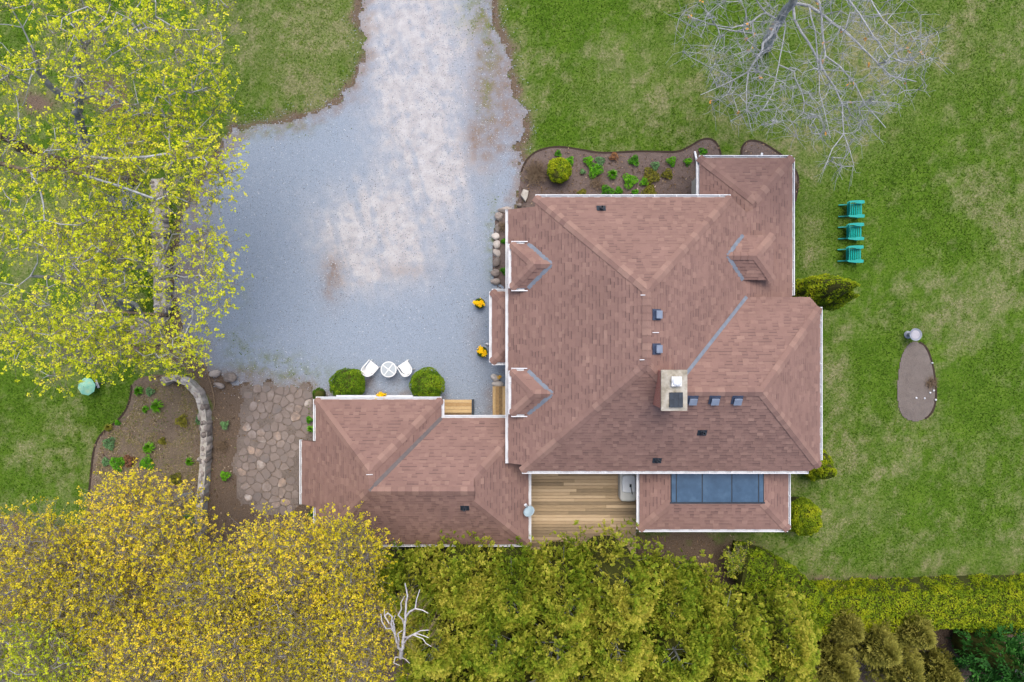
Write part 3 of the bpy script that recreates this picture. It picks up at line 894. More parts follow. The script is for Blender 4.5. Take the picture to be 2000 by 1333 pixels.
fE2 = roof.face("roof_slope", [aWg, SEc, pE2.hit(1601, 899), pE2.hit(1601, 606), meet(pN2, pE2, flat(pE2.hit(1601, 606)[2]))])
NE2 = meet(pN2, pE2, flat(pE2.hit(1601, 606)[2]))
_n = pN2.hit(1582, 581)
fN2 = roof.face("roof_slope", [R0, aWg, NE2, np.array([_n[0], Veave[1], Veave[2]]), V])
ykb = aB[1] - .25
fL = roof.face("roof_slope", [pL.at(xb, yk), pL.at(xb, V[1] - .35), pL.at(xe, V[1] - .35), np.array([xe, NEo[1], 2.65]), aB, pL.at(aB[0], ykb)])
fNo = roof.face("roof_slope", [np.array([NWo[0], NEo[1], 2.65]), np.array([xe, NEo[1], 2.65]), aB])
fWo = roof.face("roof_slope", [np.array([NWo[0], NEo[1], 2.65]), aB, pWo.at(aB[0] - .02, ykb - .1), pWo.at(xb - .1, yk - .7), pWo.at(NWo[0], yk - .7)])

def hips(rf, lst):
    for (A, B, p1, p2, bo) in lst: rf.ridge(A, B, p1.n(), p2.n(), bo)
hips(roof, [(NWc, aN, pW, pN, fW), (NEc, aN, pN, pE, fN), (SWc, aS, pW, pS, fS), (aS, aN, pW, pE, fE),
            (R0, aS, pS, pE, fS), (aWg, R0, pS, pN2, fN2), (SEc, aWg, pS, pE2, fE2), (NE2, aWg, pE2, pN2, fE2),
            (np.array([NWo[0], NEo[1], 2.65]), aB, pNo, pWo, fNo), (np.array([xe, NEo[1], 2.65]), aB, pNo, pL, fNo)])
strip_on(pE.n() + pN2.n(), V, R0, .13, M['flash'], house, "valley_flashing", .05)

# dormers: two on the left slope, one on the right slope
def dormer(pl, n, px_e, py0, py1, px_v, px_r, px_h, sgn, gut, lab):
    e0 = pl.hit(px_v, py0); e1 = pl.hit(px_v, py1); zd = (e0[2] + e1[2]) / 2
    C0 = W(px_e, py0, zd); C1 = W(px_e, py1, zd)
    ym = (C0[1] + C1[1]) / 2; half = (C0[1] - C1[1]) / 2
    pyr = (py0 + py1) / 2
    zr = pl.hit(px_r, pyr)[2]
    xr = pl.hit(px_r, pyr)[0]
    xh = W(px_h, pyr, zr)[0]
    R = np.array([xr, ym, zr]); Hh = np.array([xh, ym, zr])
    xi = e0[0]
    m = (zr - zd) / half; mf = (zr - zd) / (xh - C0[0])
    pa = Plane(Hh, 0, -m); pb = Plane(Hh, 0, m); pf = Plane(Hh, mf, 0)
    a = np.array([xi, C0[1], zd]); b = np.array([xi, C1[1], zd])
    c0 = np.array([C0[0], C0[1], zd]); c1 = np.array([C0[0], C1[1], zd])
    f1 = roof.face("dormer_slope", [Hh, R, a, c0])
    f2 = roof.face("dormer_slope", [Hh, c1, b, R])
    f3 = roof.face("dormer_slope", [Hh, c0, c1])
    hips(roof, [(c0, Hh, pa, pf, f1), (c1, Hh, pb, pf, f2), (R, Hh, pa, pb, f1)])
    strip_on(pl.n() + pa.n(), a, R, .15, M['flash'], house, "valley_flashing", .04)
    strip_on(pl.n() + pb.n(), b, R, .15, M['flash'], house, "valley_flashing", .04)
    # cheeks and front wall, set back under the eaves
    w = MB()
    x0 = C0[0] - sgn * .22; x1 = xr
    xa, xb_ = sorted((x0, x1)); y0, y1 = C1[1] + .16, C0[1] - .16
    zlo = pl.z(x0, 0) - .1
    w.add([(x0, y0, zlo), (x0, y1, zlo), (x0, y1, zd - .02), (x0, y0, zd - .02), (x1, y0, pl.z(x1, 0) - .3), (x1, y1, pl.z(x1, 0) - .3), (x1, y1, zd - .02), (x1, y0, zd - .02)],
          [(0, 1, 2, 3), (4, 7, 6, 5), (0, 4, 5, 1), (3, 2, 6, 7), (1, 5, 6, 2), (0, 3, 7, 4)])
    w.build("dormer_wall", M['wall'], house)
    wd = MB(); wd.box((x0 - .02, ym - .3, zlo + .15), (x0 + .02, ym + .3, zd - .12)); wo = wd.build("dormer_window", M['white'], house)
    pn = MB(); pn.box((x0 - .026, ym - .24, zlo + .2), (x0 + .026, ym + .24, zd - .18)); pn.build("pane", M['glass_dark'], wo)
    if gut:
        gutter(c0 + np.array([.0, .0, 0]), c1, (sgn, 0, 0), house)
        gutter(c0, a, (0, 1, 0), house, fascia=False)
        gutter(c1, b, (0, -1, 0), house, fascia=False)
dormer(pW, None, 999, 477, 563, 1032, 1078, 1043, -1, True, "upper")
dormer(pW, None, 999, 725, 809, 1032, 1079, 1043, -1, True, "lower")
dormer(pE, None, 1510, 460, 547, 1450, 1420, 1477, 1, False, "right")

# entry porch roof on the left wall
zp = 2.45
Pn, Ps = W(961, 570, zp), W(961, 708, zp)
mp = .6
pp = Plane(Pn, mp, 0); pn_ = Plane(Pn, 0, -mp); ps_ = Plane(Ps, 0, mp)
xt = pW.hit(993, 640)[0] + .18
dd = xt - Pn[0]
fp = roof.face("porch_roof_slope", [Pn, Ps, np.array([xt, Ps[1] + dd, pp.z(xt, 0)]), np.array([xt, Pn[1] - dd, pp.z(xt, 0)])])
roof.face("porch_roof_slope", [Pn, np.array([xt, Pn[1] - dd, pp.z(xt, 0)]), np.array([xt, Pn[1], zp])])
roof.face("porch_roof_slope", [Ps, np.array([xt, Ps[1], zp]), np.array([xt, Ps[1] + dd, pp.z(xt, 0)])])
hips(roof, [(Pn, np.array([xt, Pn[1] - dd, pp.z(xt, 0)]), pp, pn_, fp), (Ps, np.array([xt, Ps[1] + dd, pp.z(xt, 0)]), pp, ps_, fp)])
gutter(Pn, Ps, (-1, 0, 0), house)
gutter(Pn, np.array([xt, Pn[1], zp]), (0, 1, 0), house)
gutter(Ps, np.array([xt, Ps[1], zp]), (0, -1, 0), house)

# sunroom roof with three glass panels
zs = 2.75; ms = .40
T0, T1 = W(1249, 1034, zs), W(1539, 1034, zs)
qS = Plane(T0, 0, ms); qW = Plane(T0, ms, 0); qE = Plane(T1, -ms, 0)
K0 = qS.hit(1325, 983); K1 = qS.hit(1488, 983)
K0 = meet(qS, qW, flat(K0[2])); K1 = meet(qS, qE, flat(K0[2]))
ytop = SWc[1] + .25
kx0, kx1 = W(1322, 983, K0[2])[0], W(1489, 983, K0[2])[0]
f_s = roof.face("sunroom_roof_slope", [T0, T1, K1, K0])
f_w = roof.face("sunroom_roof_slope", [T0, K0, np.array([K0[0], ytop, K0[2]]), np.array([T0[0], ytop, zs])])
f_e = roof.face("sunroom_roof_slope", [T1, np.array([T1[0], ytop, zs]), np.array([K1[0], ytop, K1[2]]), K1])
hips(roof, [(T0, K0, qS, qW, f_s), (T1, K1, qS, qE, f_s)])
zk = K0[2]
M['sky_glass'] = pmat("skylight_glass", [(0, (46, 72, 96)), (.5, (58, 86, 112)), (1, (78, 106, 130))], 2.2, 5, rough=.25, spec=.5)
fr = MB()
g0 = np.array([K0[0] - .02, K0[1] - .03, zk]); gx1 = K1[0] + .02
yb = K0[1]
fr.box((K0[0] - .02, yb, zk - .1), (K1[0] + .02, ytop, zk + .02))
sk = fr.build("skylight", M['black'], house)
sk["label"] = "three wide blue glass roof panels over the sunroom"
wtot = K1[0] - K0[0]
edges = [0, .055, .335, .655, .945, 1.0]
for i in range(5):
    a = K0[0] + wtot * edges[i] + .022; b = K0[0] + wtot * edges[i + 1] - .022
    p = MB(); p.box((a, yb + .05, zk + .021), (b, ytop - .01, zk + .036)); p.build("glass_pane", M['sky_glass'], sk)
b = MB(); b.box((K0[0] - .05, yb - .012, zk + .005), (K1[0] + .05, yb + .045, zk + .05)); b.build("lower_bar", M['black'], sk)
gutter(T0, T1, (0, -1, 0), house)
gutter(T0, np.array([T0[0], ytop - .1, zs]), (-1, 0, 0), house)
gutter(T1, np.array([T1[0], ytop - .1, zs]), (1, 0, 0), house)

# main gutters
gutter(NWc, NEc, (0, 1, 0), house)
_wn, _ws = pW.hit(993, 410), pW.hit(993, 905)
_wx = _wn[0]
gutter(np.array([_wx, _wn[1], _wn[2]]), np.array([_wx, _ws[1], _wn[2]]), (-1, 0, 0), house)
gutter(SWc, np.array([Send[0], SWc[1], SWc[2]]), (0, -1, 0), house)
_e0, _e1 = pE2.hit(1601, 899), pE2.hit(1601, 606)
gutter(np.array([_e1[0], _e0[1], _e1[2]]), _e1, (1, 0, 0), house)
gutter(np.array([_n[0] + .16, _e1[1], _e1[2]]), _e1 + np.array([.1, 0, 0]), (0, 1, 0), house, fascia=False)
gutter(np.array([NWo[0], NEo[1], 2.65]), np.array([xe, NEo[1], 2.65]), (0, 1, 0), house)
gutter(np.array([xe, V[1] + .15, 2.65]), np.array([xe, NEo[1], 2.65]), (1, 0, 0), house)
gutter(np.array([NWo[0], yk + .4, 2.65]), np.array([NWo[0], NEo[1], 2.65]), (-1, 0, 0), house)
# downspouts
def downspout(pts, thing, r=.042, name="downspout"):
    m = MB()
    for i in range(len(pts) - 1): m.bar(pts[i], pts[i + 1], r * 1.9, r * 1.6)
    m.build(name, M['white'], thing)
downspout([W(1361, 382, 2.45), W(1362, 337, 2.3)], house)
downspout([W(1362, 338, 2.32), W(1364, 330, .5), W(1357, 297, .12)], house)
downspout([W(1487, 306, 2.55), W(1488, 300, 2.45)], house)
downspout([np.array([xe + .06, V[1] + .5, 2.6]), np.array([xe - .05, V[1] + .5, 1.2]), np.array([xe - .05, V[1] + .5, .1])], house)

# walls, windows and doors below the eaves
def wall_box(x0, y0, x1, y1, z1, thing, z0=-.05):
    w = MB(); w.box((x0, y0, z0), (x1, y1, z1)); return w.build("wall", M['wall'], thing)
xw = _wx + .45
wall_box(xw, SWc[1] + .45, 9.2, NWc[1] - .45, 3.45, house)
wall_box(9.21, SWc[1] + .45, _e1[0] - .45, NE2[1] - .3, 3.4, house)
wall_box(NWo[0] + .35, NWc[1] - .44, xe - .4, NEo[1] - .35, 2.5, house)
wall_box(9.22, NE2[1] - .29, xe - .4, NWc[1] - .45, 2.5, house)
wall_box(T0[0] + .3, T0[1] + .35, T1[0] - .3, SWc[1] + .44, 2.6, house)
def window(c, wdt, hgt, nrm, thing):
    nrm = np.array(nrm, float); t = np.array([-nrm[1], nrm[0], 0]); c = np.array(c, float)
    f = MB(); f.obox(c, t * wdt / 2, nrm * .03, np.array([0, 0, hgt / 2])); fo = f.build("window", M['white'], thing)
    for s_ in (-1, 1):
        p = MB(); p.obox(c + t * s_ * wdt * .235 + nrm * .006, t * (wdt * .2), nrm * .03, np.array([0, 0, hgt / 2 - .08])); p.build("pane", M['glass_dark'], fo)
    l = MB(); l.obox(c - np.array([0, 0, hgt / 2 + .03]) + nrm * .03, t * (wdt / 2 + .06), nrm * .06, np.array([0, 0, .025])); l.build("sill", M['white'], fo)
for y_ in (-3.2, 3.4): window((xw, y_, 1.7), 1.2, 1.2, (-1, 0, 0), house)
for x_ in (2.2, 5.2): window((x_, NWc[1] - .45, 1.7), 1.3, 1.2, (0, 1, 0), house)
for y_ in (-3.3, -1.2): window((_e1[0] - .45, y_, 1.7), 1.3, 1.2, (1, 0, 0), house)
for y_ in (2.6, 4.4): window((xe - .4, y_, 1.4), 1.1, 1.1, (1, 0, 0), house)
for x_ in (6.3, 8.2): window((x_, T0[1] + .35, 1.5), 1.5, 1.5, (0, -1, 0), house)
d_ = MB(); d_.box((xw - .05, (Pn[1] + Ps[1]) / 2 - .5, .15), (xw + .03, (Pn[1] + Ps[1]) / 2 + .5, 2.2)); do = d_.build("door", M['white'], house)
d_ = MB(); d_.tube([(xw - .1, (Pn[1] + Ps[1]) / 2 + .38, 1.1), (xw - .04, (Pn[1] + Ps[1]) / 2 + .38, 1.1)], .03); d_.build("handle", M['black'], do)
for y_ in (Pn[1] - .12, Ps[1] + .12):
    c_ = MB(); c_.box((Pn[0] + .06, y_ - .05, 0), (Pn[0] + .16, y_ + .05, zp - .1)); c_.build("porch_post", M['white'], house)

# chimney
zc = 7.4
c0, c1 = W(1292, 803, zc), W(1343, 723, zc)
M['brick'] = None
def brick_mat():
    m, nt, b, tc = start_mat("chimney_brick", .9, .2)
    sx = nt.nodes.new("ShaderNodeSeparateXYZ"); nt.links.new(tc, sx.inputs[0])
    mp_ = nt.nodes.new("ShaderNodeCombineXYZ"); nt.links.new(math_node(nt, 'ADD', sx.outputs[0], sx.outputs[1]), mp_.inputs[0]); nt.links.new(sx.outputs[2], mp_.inputs[1])
    bt = nt.nodes.new("ShaderNodeTexBrick"); bt.inputs["Scale"].default_value = 4.5
    bt.inputs["Color1"].default_value = S(188, 118, 104); bt.inputs["Color2"].default_value = S(204, 138, 122); bt.inputs["Mortar"].default_value = S(206, 188, 176)
    bt.inputs["Mortar Size"].default_value = .01
    nt.links.new(mp_.outputs[0], bt.inputs["Vector"]); nt.links.new(bt.outputs[0], b.inputs["Base Color"])
    return m
M['brick'] = brick_mat()
m = MB(); m.box((c0[0] + .05, c0[1] + .05, 4.2), (c1[0] - .05, c1[1] - .05, zc - .12)); ch = m.build("chimney", M['brick'], house)
ch["label"] = "brick chimney with broad concrete crown"
m = MB()
a, b = (c0[0], c0[1], zc - .12), (c1[0], c1[1], zc - .03)
m.box(a, b); m.add([(c0[0]+.02, c0[1]+.02, zc-.03), (c1[0]-.02, c0[1]+.02, zc-.03), (c1[0]-.02, c1[1]-.02, zc-.03), (c0[0]+.02, c1[1]-.02, zc-.03),
      (c0[0]+.2, c0[1]+.2, zc+.02), (c1[0]-.2, c0[1]+.2, zc+.02), (c1[0]-.2, c1[1]-.2, zc+.02), (c0[0]+.2, c1[1]-.2, zc+.02)],
      [(0,1,5,4),(1,2,6,5),(2,3,7,6),(3,0,4,7),(4,5,6,7)])
m.build("crown", M['concrete'], ch)
f0, f1 = W(1308, 796, zc + .1), W(1334, 767, zc + .1)
m = MB(); m.box((f0[0], f0[1], zc), (f1[0], f1[1], zc + .1))
for i in range(1, 3):
    x_ = f0[0] + (f1[0] - f0[0]) * i / 3; m.box((x_ - .006, f0[1], zc + .1), (x_ + .006, f1[1], zc + .112))
m.box((f0[0], (f0[1] + f1[1]) / 2 - .006, zc + .1), (f1[0], (f0[1] + f1[1]) / 2 + .006, zc + .114))
fl = m.build("flue_screen", M['black'], ch)
q0, q1 = W(1312, 755, zc + .2), W(1332, 736, zc + .2); qc = (q0 + q1) / 2
m = MB(); m.tube([(qc[0], qc[1], zc - .02), (qc[0], qc[1], zc + .17)], .11, 14)
m.box((q0[0], q0[1], zc + .17), (q1[0], q1[1], zc + .20)); m.lathe([(.155, .2), (.15, .235), (.11, .27), (.04, .285)], 16, (qc[0], qc[1], zc))
m.build("flue_cowl", M['white'], ch)

# roof vents
def box_vent(px, py, pl, thing):
    p = pl.hit(px, py); n = pl.n(); h = np.cross((0, 0, 1.0), n); h /= np.linalg.norm(h); v = np.cross(n, h)
    m = MB(); m.obox(p + n * .03, h * .19, v * .19, n * .02); m.obox(p + n * .09, h * .115, v * .115, n * .06)
    o = m.build("box_vent", M['ventside'], thing)
    m = MB(); m.obox(p + n * .165, h * .135, v * .135, n * .018); m.build("vent_hood", M['ventgrey'], o)
for px in (1352, 1395, 1439): box_vent(px, 780, pS, house)
for py in (615, 682): box_vent(1281, py, pE, house)
def pipe_vent(px, py, pl, thing):
    p = pl.hit(px, py); n = pl.n(); h = np.cross((0, 0, 1.0), n); h /= np.linalg.norm(h); v = np.cross(n, h)
    m = MB(); m.obox(p + n * .025, h * .17, v * .13, n * .008); m.lathe([(.1, 0), (.075, .12)], 14, tuple(p))
    o = m.build("pipe_vent", M['black'], thing)
    t = MB(); t.lathe([(.058, -.05), (.058, .34), (.04, .34), (.04, .2)], 14, tuple(p)); t.build("vent_pipe", M['black'], o)
pipe_vent(1174, 408, pN, house); pipe_vent(1371, 845, pS, house); pipe_vent(1283, 899, pS, house)
# snow hooks: short pale strips at the ridge
for (px, py, pl) in ((1258, 577, pW), (1279, 650, pE), (1256, 703, pW)):
    p = pl.hit(px, py); m = MB(); m.obox(p + np.array([0, 0, .06]), np.array([.13, 0, -.01]), np.array([0, .012, 0]), np.array([0, 0, .008])); m.build("metal_tab", M['white'], house)

# ================================================================== garage
garage = empty("garage", W(790, 920, 0), "brown shingled garage wing left of the house with overlapping hip roofs", "garage")
ze = 2.45
GNW = W(617, 781, ze)
gW = Plane(GNW, MS, 0); gN = Plane(GNW, 0, -MS)
GNE = W(862, 781, ze); GNE[1] = GNW[1]
gE = Plane(GNE, -MS, 0)
gaN = meet(gW, gN, gE)
N2y = W(900, 817, ze)[1]; Sy = W(800, 1063, ze)[1]
gN2 = Plane((0, N2y, ze), 0, -MS); gS = Plane((0, Sy, ze), 0, MS)
gR = meet(gN2, gS, gW); gR2 = meet(gN2, gS, gE)
if gR2[0] < gR[0]: gR2 = gR.copy()
xEe = W(1032, 1000, ze)[0]
gEe = Plane((xEe, 0, ze), -MS, 0)
zg = gR[2]
xg = W(925, 963, zg)[0]
zg0 = gEe.z(xg, 0)
Gn = meet(gN2, gEe, flat(zg0)); Gs = meet(gS, gEe, flat(zg0)); Gn[0] = Gs[0] = xg
gRe = np.array([xg, gR[1], zg])
GSE = np.array([xEe, Sy, ze]); GSW = meet(gS, gW, flat(ze))
x_in = _wx + .35
Gv = meet(gE, gN2, flat(ze))
gV1 = meet(gE, gN2, gS) if False else None
groof = Roof(garage, 5, 300)
rI = meet(gW, gE, gN2)                     # where the cross ridge meets the front slope
wx0 = gW.hit(590, 920)
wl = [gW.hit(590, 860), gW.hit(590, 985)]
xl = wl[0][0]; zl = wl[0][2]
yA, yB = wl[0][1], wl[1][1]
h1 = groof.face("roof_slope", [gaN, GNW, np.array([GNW[0], yA, ze]), np.array([xl, yA, zl]), np.array([xl, yB, zl]), np.array([GNW[0], yB, ze]), GSW, gR, rI if rI[2] <= zg + .01 else gR])
h2 = groof.face("roof_slope", [GNW, GNE, gaN])
h3 = groof.face("roof_slope", [gaN, GNE, Gv, rI])
Ginn = gN2.at(x_in, gN2.c and (Gn[1] + (xg - x_in) * -1)) if False else meet(gN2, gEe, Plane((x_in, 0, 0), 0, 0)) if False else None
def on_hip(x):                              # point of the right-hand hip line above x
    y = N2y - (gEe.z(x, 0) - ze) / MS
    return np.array([x, y, gEe.z(x, 0)])
hI = on_hip(x_in)
h4 = groof.face("roof_slope", [rI, Gv, np.array([x_in, N2y, ze]), hI, Gn, gRe, gR])
h5 = groof.face("roof_slope", [GSW, GSE, Gs, gRe, gR])
h6 = groof.face("roof_slope", [Gn, hI, np.array([x_in, hI[1] - .0, gEe.z(x_in, 0)]), np.array([xEe, hI[1] - .05, ze]), GSE, Gs] if False else [Gn, hI, np.array([xEe, hI[1], ze]), GSE, Gs])
m = MB(); m.add([Gn + np.array([-.05, 0, 0]), Gs + np.array([-.05, 0, 0]), gRe + np.array([-.05, 0, -.03]), Gn + np.array([-.09, 0, 0]), Gs + np.array([-.09, 0, 0]), gRe + np.array([-.09, 0, -.03])],
                [(0, 1, 2), (3, 5, 4), (0, 2, 5, 3), (1, 4, 5, 2)]); m.build("gable_vent", M['darkflash'], garage)
for (A, B, p1, p2, bo) in [(GNW, gaN, gW, gN, h1), (GNE, gaN, gN, gE, h2), (rI, gaN, gW, gE, h3), (GSW, gR, gW, gS, h5), (gRe, gR, gN2, gS, h5), (GSE, Gs, gS, gEe, h5), (hI, Gn, gN2, gEe, h4)]:
    groof.ridge(A, B, p1.n(), p2.n(), bo)
strip_on(gE.n() + gN2.n(), Gv, rI, .15, M['darkflash'], garage, "valley_flashing", .05)
gutter(GNW, GNE, (0, 1, 0), garage)
gutter(GNE + np.array([0, .0, 0]), np.array([GNE[0], N2y, ze]), (1, 0, 0), garage)
gutter(np.array([GNE[0] + .12, N2y, ze]), np.array([x_in - .25, N2y, ze]), (0, 1, 0), garage)
gutter(GNW, np.array([GNW[0], yA + .05, ze]), (-1, 0, 0), garage)
gutter(np.array([xl, yA, zl]), np.array([xl, yB, zl]), (-1, 0, 0), garage)
gutter(np.array([GNW[0], yB - .05, ze]), GSW, (-1, 0, 0), garage)
gutter(GSW, GSE, (0, -1, 0), garage)
gutter(np.array([xEe, hI[1], ze]), GSE, (1, 0, 0), garage)
pipe_vent(908, 992, gS, garage)
p = gW.hit(726, 921); m = MB(); m.obox(gaN + np.array([.03, -.12, .06]), np.array([.12, 0, -.01]), np.array([0, .012, 0]), np.array([0, 0, .008])); m.build("metal_tab", M['white'], garage)
wall_box(GNW[0] + .4, Sy + .45, xEe - .4, N2y - .4, 2.4, garage)
wall_box(GNW[0] + .4, N2y - .39, GNE[0] - .4, GNW[1] - .4, 2.4, garage)
gy = GNW[1] - .4
# wide door on the driveway side under a white head board
m = MB(); m.box((W(660, 778, 2.2)[0], gy - .02, .02), (W(800, 778, 2.2)[0], gy + .05, 2.1)); gd_ = m.build("garage_door", M['white'], garage)
for i in range(4):
    for j in range(4):
        a = W(660, 778, 2.2)[0] + .1 + i * .76; m = MB(); m.box((a, gy + .051, .12 + j * .5), (a + .62, gy + .068, .5 + j * .5)); m.build("door_panel", M['white'], gd_)
m = MB(); m.box((W(657, 772, 2.2)[0], gy, 2.15), (W(806, 772, 2.2)[0], GNW[1] + .16, 2.23)); m.build("door_hood", M['white'], garage)
for x_ in (-6.6, -4.4): window((x_, Sy + .45, 1.5), 1.2, 1.0, (0, -1, 0), garage)
window((GNW[0] + .4, -4.6, 1.4), 1.2, 1.0, (-1, 0, 0), garage)
m = MB(); m.box((GNE[0] - .43, gy - .75, .3), (GNE[0] - .37, gy - .02, 2.15)); m.build("side_door", M['white'], garage)
roof.finish(); groof.finish()
print("caps", roof.caps, groof.caps, "full", len(roof.full), len(groof.full))
for nm in ("aS", "aN", "R0", "aWg", "V", "aB", "gaN", "gR", "rI", "gRe", "hI", "NEc", "SEc"):
    p = globals()[nm]; k = FOC / (CAM_H - p[2]); print(nm, np.round(p, 2), "px", round(CX + p[0] * k), round(CY - p[1] * k))

# ------------------------------------------------------------------ stones, walls, paving
def rock_mesh(seed, sx, sy, sz, n=1):
    """rounded irregular boulder, origin at its base"""
    r = np.random.default_rng(seed)
    import bmesh
    bm = bmesh.new(); bmesh.ops.create_icosphere(bm, subdivisions=2, radius=1.0)
    pl = [(v / np.linalg.norm(v), r.uniform(.62, .92)) for v in r.normal(0, 1, (9, 3))]
    for v in bm.verts:
        p = np.array(v.co)
        for nn, d in pl:
            k = p @ nn
            if k > d: p = p - nn * (k - d)
        v.co = (p[0] * sx, p[1] * sy, (p[2] + .75) * sz)
    me = bpy.data.meshes.new("stone"); bm.to_mesh(me); bm.free()
    me.materials.append(M['stone'])
    return me
ROCKS = [rock_mesh(i, .5, .5, .5) for i in range(8)]
def place_rock(name, p, s, rz, parent=None, z=0.0):
    o = bpy.data.objects.new(name, ROCKS[random.randrange(8)])
    _link(o, parent, (float(p[0]), float(p[1]), z))
    o.scale = s; o.rotation_euler = (random.uniform(-.12, .12), random.uniform(-.12, .12), rz)
    return o

def stone_wall(name, line, width, height, label, seed, cover=None):
    random.seed(seed)
    line = np.array([W(a, b)[:2] for a, b in line])
    seg = np.diff(line, axis=0); L = np.hypot(seg[:, 0], seg[:, 1]); cum = np.concatenate([[0], np.cumsum(L)])
    base = empty(name, (line[0][0], line[0][1], 0), label, "stone wall")
    def at(t):
        i = min(len(seg) - 1, max(0, np.searchsorted(cum, t) - 1)); f = (t - cum[i]) / L[i]
        d = seg[i] / L[i]
        return line[i] + seg[i] * f, d
    # core of the wall so that no light passes between the stones
    m = MB()
    n = int(cum[-1] / .3) + 1; A = []; B = []
    for k in range(n + 1):
        p, d = at(min(cum[-1] - 1e-3, cum[-1] * k / n)); nr = np.array([-d[1], d[0]]); w_ = width * .40 * (1 + .15 * (random.random() - .5))
        A.append(p + nr * w_); B.append(p - nr * w_)
    v = []; f = []
    for a, b in zip(A, B): v += [(a[0], a[1], 0), (a[0], a[1], height * .93), (b[0], b[1], height * .93), (b[0], b[1], 0)]
    for i in range(n):
        for k in range(4): f.append((i*4+k, i*4+(k+1) % 4, i*4+4+(k+1) % 4, i*4+4+k))
    f += [(0, 1, 2, 3), (n*4+3, n*4+2, n*4+1, n*4)]
    m.add(v, f); m.build("mortar_core", M['paleslab'], base)
    t = .1
    while t < cum[-1] - .05:
        p, d = at(t); nr = np.array([-d[1], d[0]]); ang = math.atan2(d[1], d[0])
        ln = random.uniform(.22, .46)
        across = random.choice((1, 2, 2))
        for j in range(across):
            off = 0 if across == 1 else (j - .5) * width * .55
            wd = width * (1.0 if across == 1 else .62) * random.uniform(.85, 1.1)
            hh = height * random.uniform(.95, 1.08)
            q = p + nr * off + d * random.uniform(-.04, .04)
            place_rock("stone", q, (ln * 1.25, wd * 1.2, hh * 1.16 / .86), ang + random.uniform(-.15, .15), base, -.02)
        t += ln * .86
    return base
stone_wall("stone_wall", [(318, 355), (319, 420), (320, 480), (322, 540), (324, 612)], .62, .55, "straight rough stone wall along the left gravel edge", 3)
stone_wall("stone_wall", [(330, 742), (352, 736), (378, 748), (398, 772), (408, 810), (409, 860), (405, 930), (400, 985), (397, 1050)], .34, .6, "curved pale stone retaining wall round the rockery bed", 9)

# flat stone paving, each slab its own piece
pav = mobj("stone_path", [], [], None) if False else None
lo = FLAGAREA.min(0); hi = FLAGAREA.max(0)
gx, gy, gf = grid(np.arange(lo[0], hi[0], .08), np.arange(lo[1], hi[1], .08))
dF = sdf(gx, gy, FLAGAREA) + (fbm(gx, gy, 2, 3, 91) - .5) * .5
fk = (dF < 0)[gf].all(1); used = np.unique(gf[fk]); remap = np.zeros(len(gx), int); remap[used] = np.arange(len(used))
M['joint'] = soil_material("joint_soil", [(96, 86, 80), (126, 114, 106), (142, 130, 122), (162, 150, 142)])
paving = mobj("stone_path", np.stack([gx[used], gy[used], .022 + (fbm(gx[used], gy[used], 4, 3, 5) - .5) * .02], 1), remap[gf[fk]], M['joint'], smooth=True)
tag(paving, "irregular flagstone path between the rockery and the garage", "path", kind="structure")
prs = np.random.default_rng(23)
cand = prs.uniform(lo - .6, hi + .6, (7000, 2)); seeds = []
for c in cand:
    if sdf(c[0], c[1], FLAGAREA) > .5: continue
    k = .20 + .24 * prs.random() * vnoise(c[0] * 1.3, c[1] * 1.3, 7) + .05
    if all((c[0] - s_[0]) ** 2 + (c[1] - s_[1]) ** 2 > k * k for s_ in seeds): seeds.append(c)
seeds = np.array(seeds)
nflag = 0
for i, s_ in enumerate(seeds):
    if sdf(s_[0], s_[1], FLAGAREA) > -.1 - .25 * prs.random(): continue
    cell = [(s_[0] - .6, s_[1] - .6), (s_[0] + .6, s_[1] - .6), (s_[0] + .6, s_[1] + .6), (s_[0] - .6, s_[1] + .6)]
    for j, q in enumerate(seeds):
        if j == i: continue
        dv = q - s_; dl = np.hypot(*dv)
        if dl > 1.2: continue
        mid = (s_ + q) / 2 - dv / dl * prs.uniform(.008, .02)
        out = []
        for a in range(len(cell)):
            P_, Q_ = np.array(cell[a]), np.array(cell[(a + 1) % len(cell)])
            dp, dq = (P_ - mid) @ dv, (Q_ - mid) @ dv
            if dp <= 0: out.append(tuple(P_))
            if (dp <= 0) != (dq <= 0):
                t_ = dp / (dp - dq); out.append(tuple(P_ + t_ * (Q_ - P_)))
        cell = out
        if len(cell) < 3: break
    if len(cell) < 3 or prs.random() < .1: continue
    cell = np.array(cell); cc = cell.mean(0)
    q = smooth_poly(cell, 1); rr = np.hypot(*(q - cc).T)
    q = cc + (q - cc) * np.minimum(1, .36 / rr)[:, None]
    q = q + prs.normal(0, .008, q.shape) - s_
    n = len(q); hh = prs.uniform(.014, .034); tl = prs.normal(0, .03, 2)
    cq = cc - s_
    v = [(p[0], p[1], -.02) for p in q] + [(p[0], p[1], hh - .012 + p @ tl) for p in q] + [(cq[0] + (p[0]-cq[0]) * .93, cq[1] + (p[1]-cq[1]) * .93, hh + p @ tl) for p in q]
    f = [(a, (a+1) % n, n + (a+1) % n, n + a) for a in range(n)] + [(n + a, n + (a+1) % n, 2*n + (a+1) % n, 2*n + a) for a in range(n)] + [tuple(range(2*n, 3*n))]
    mobj("flagstone", v, f, M['flag'], paving, (float(s_[0]), float(s_[1]), .022)); nflag += 1
print("flags", nflag)

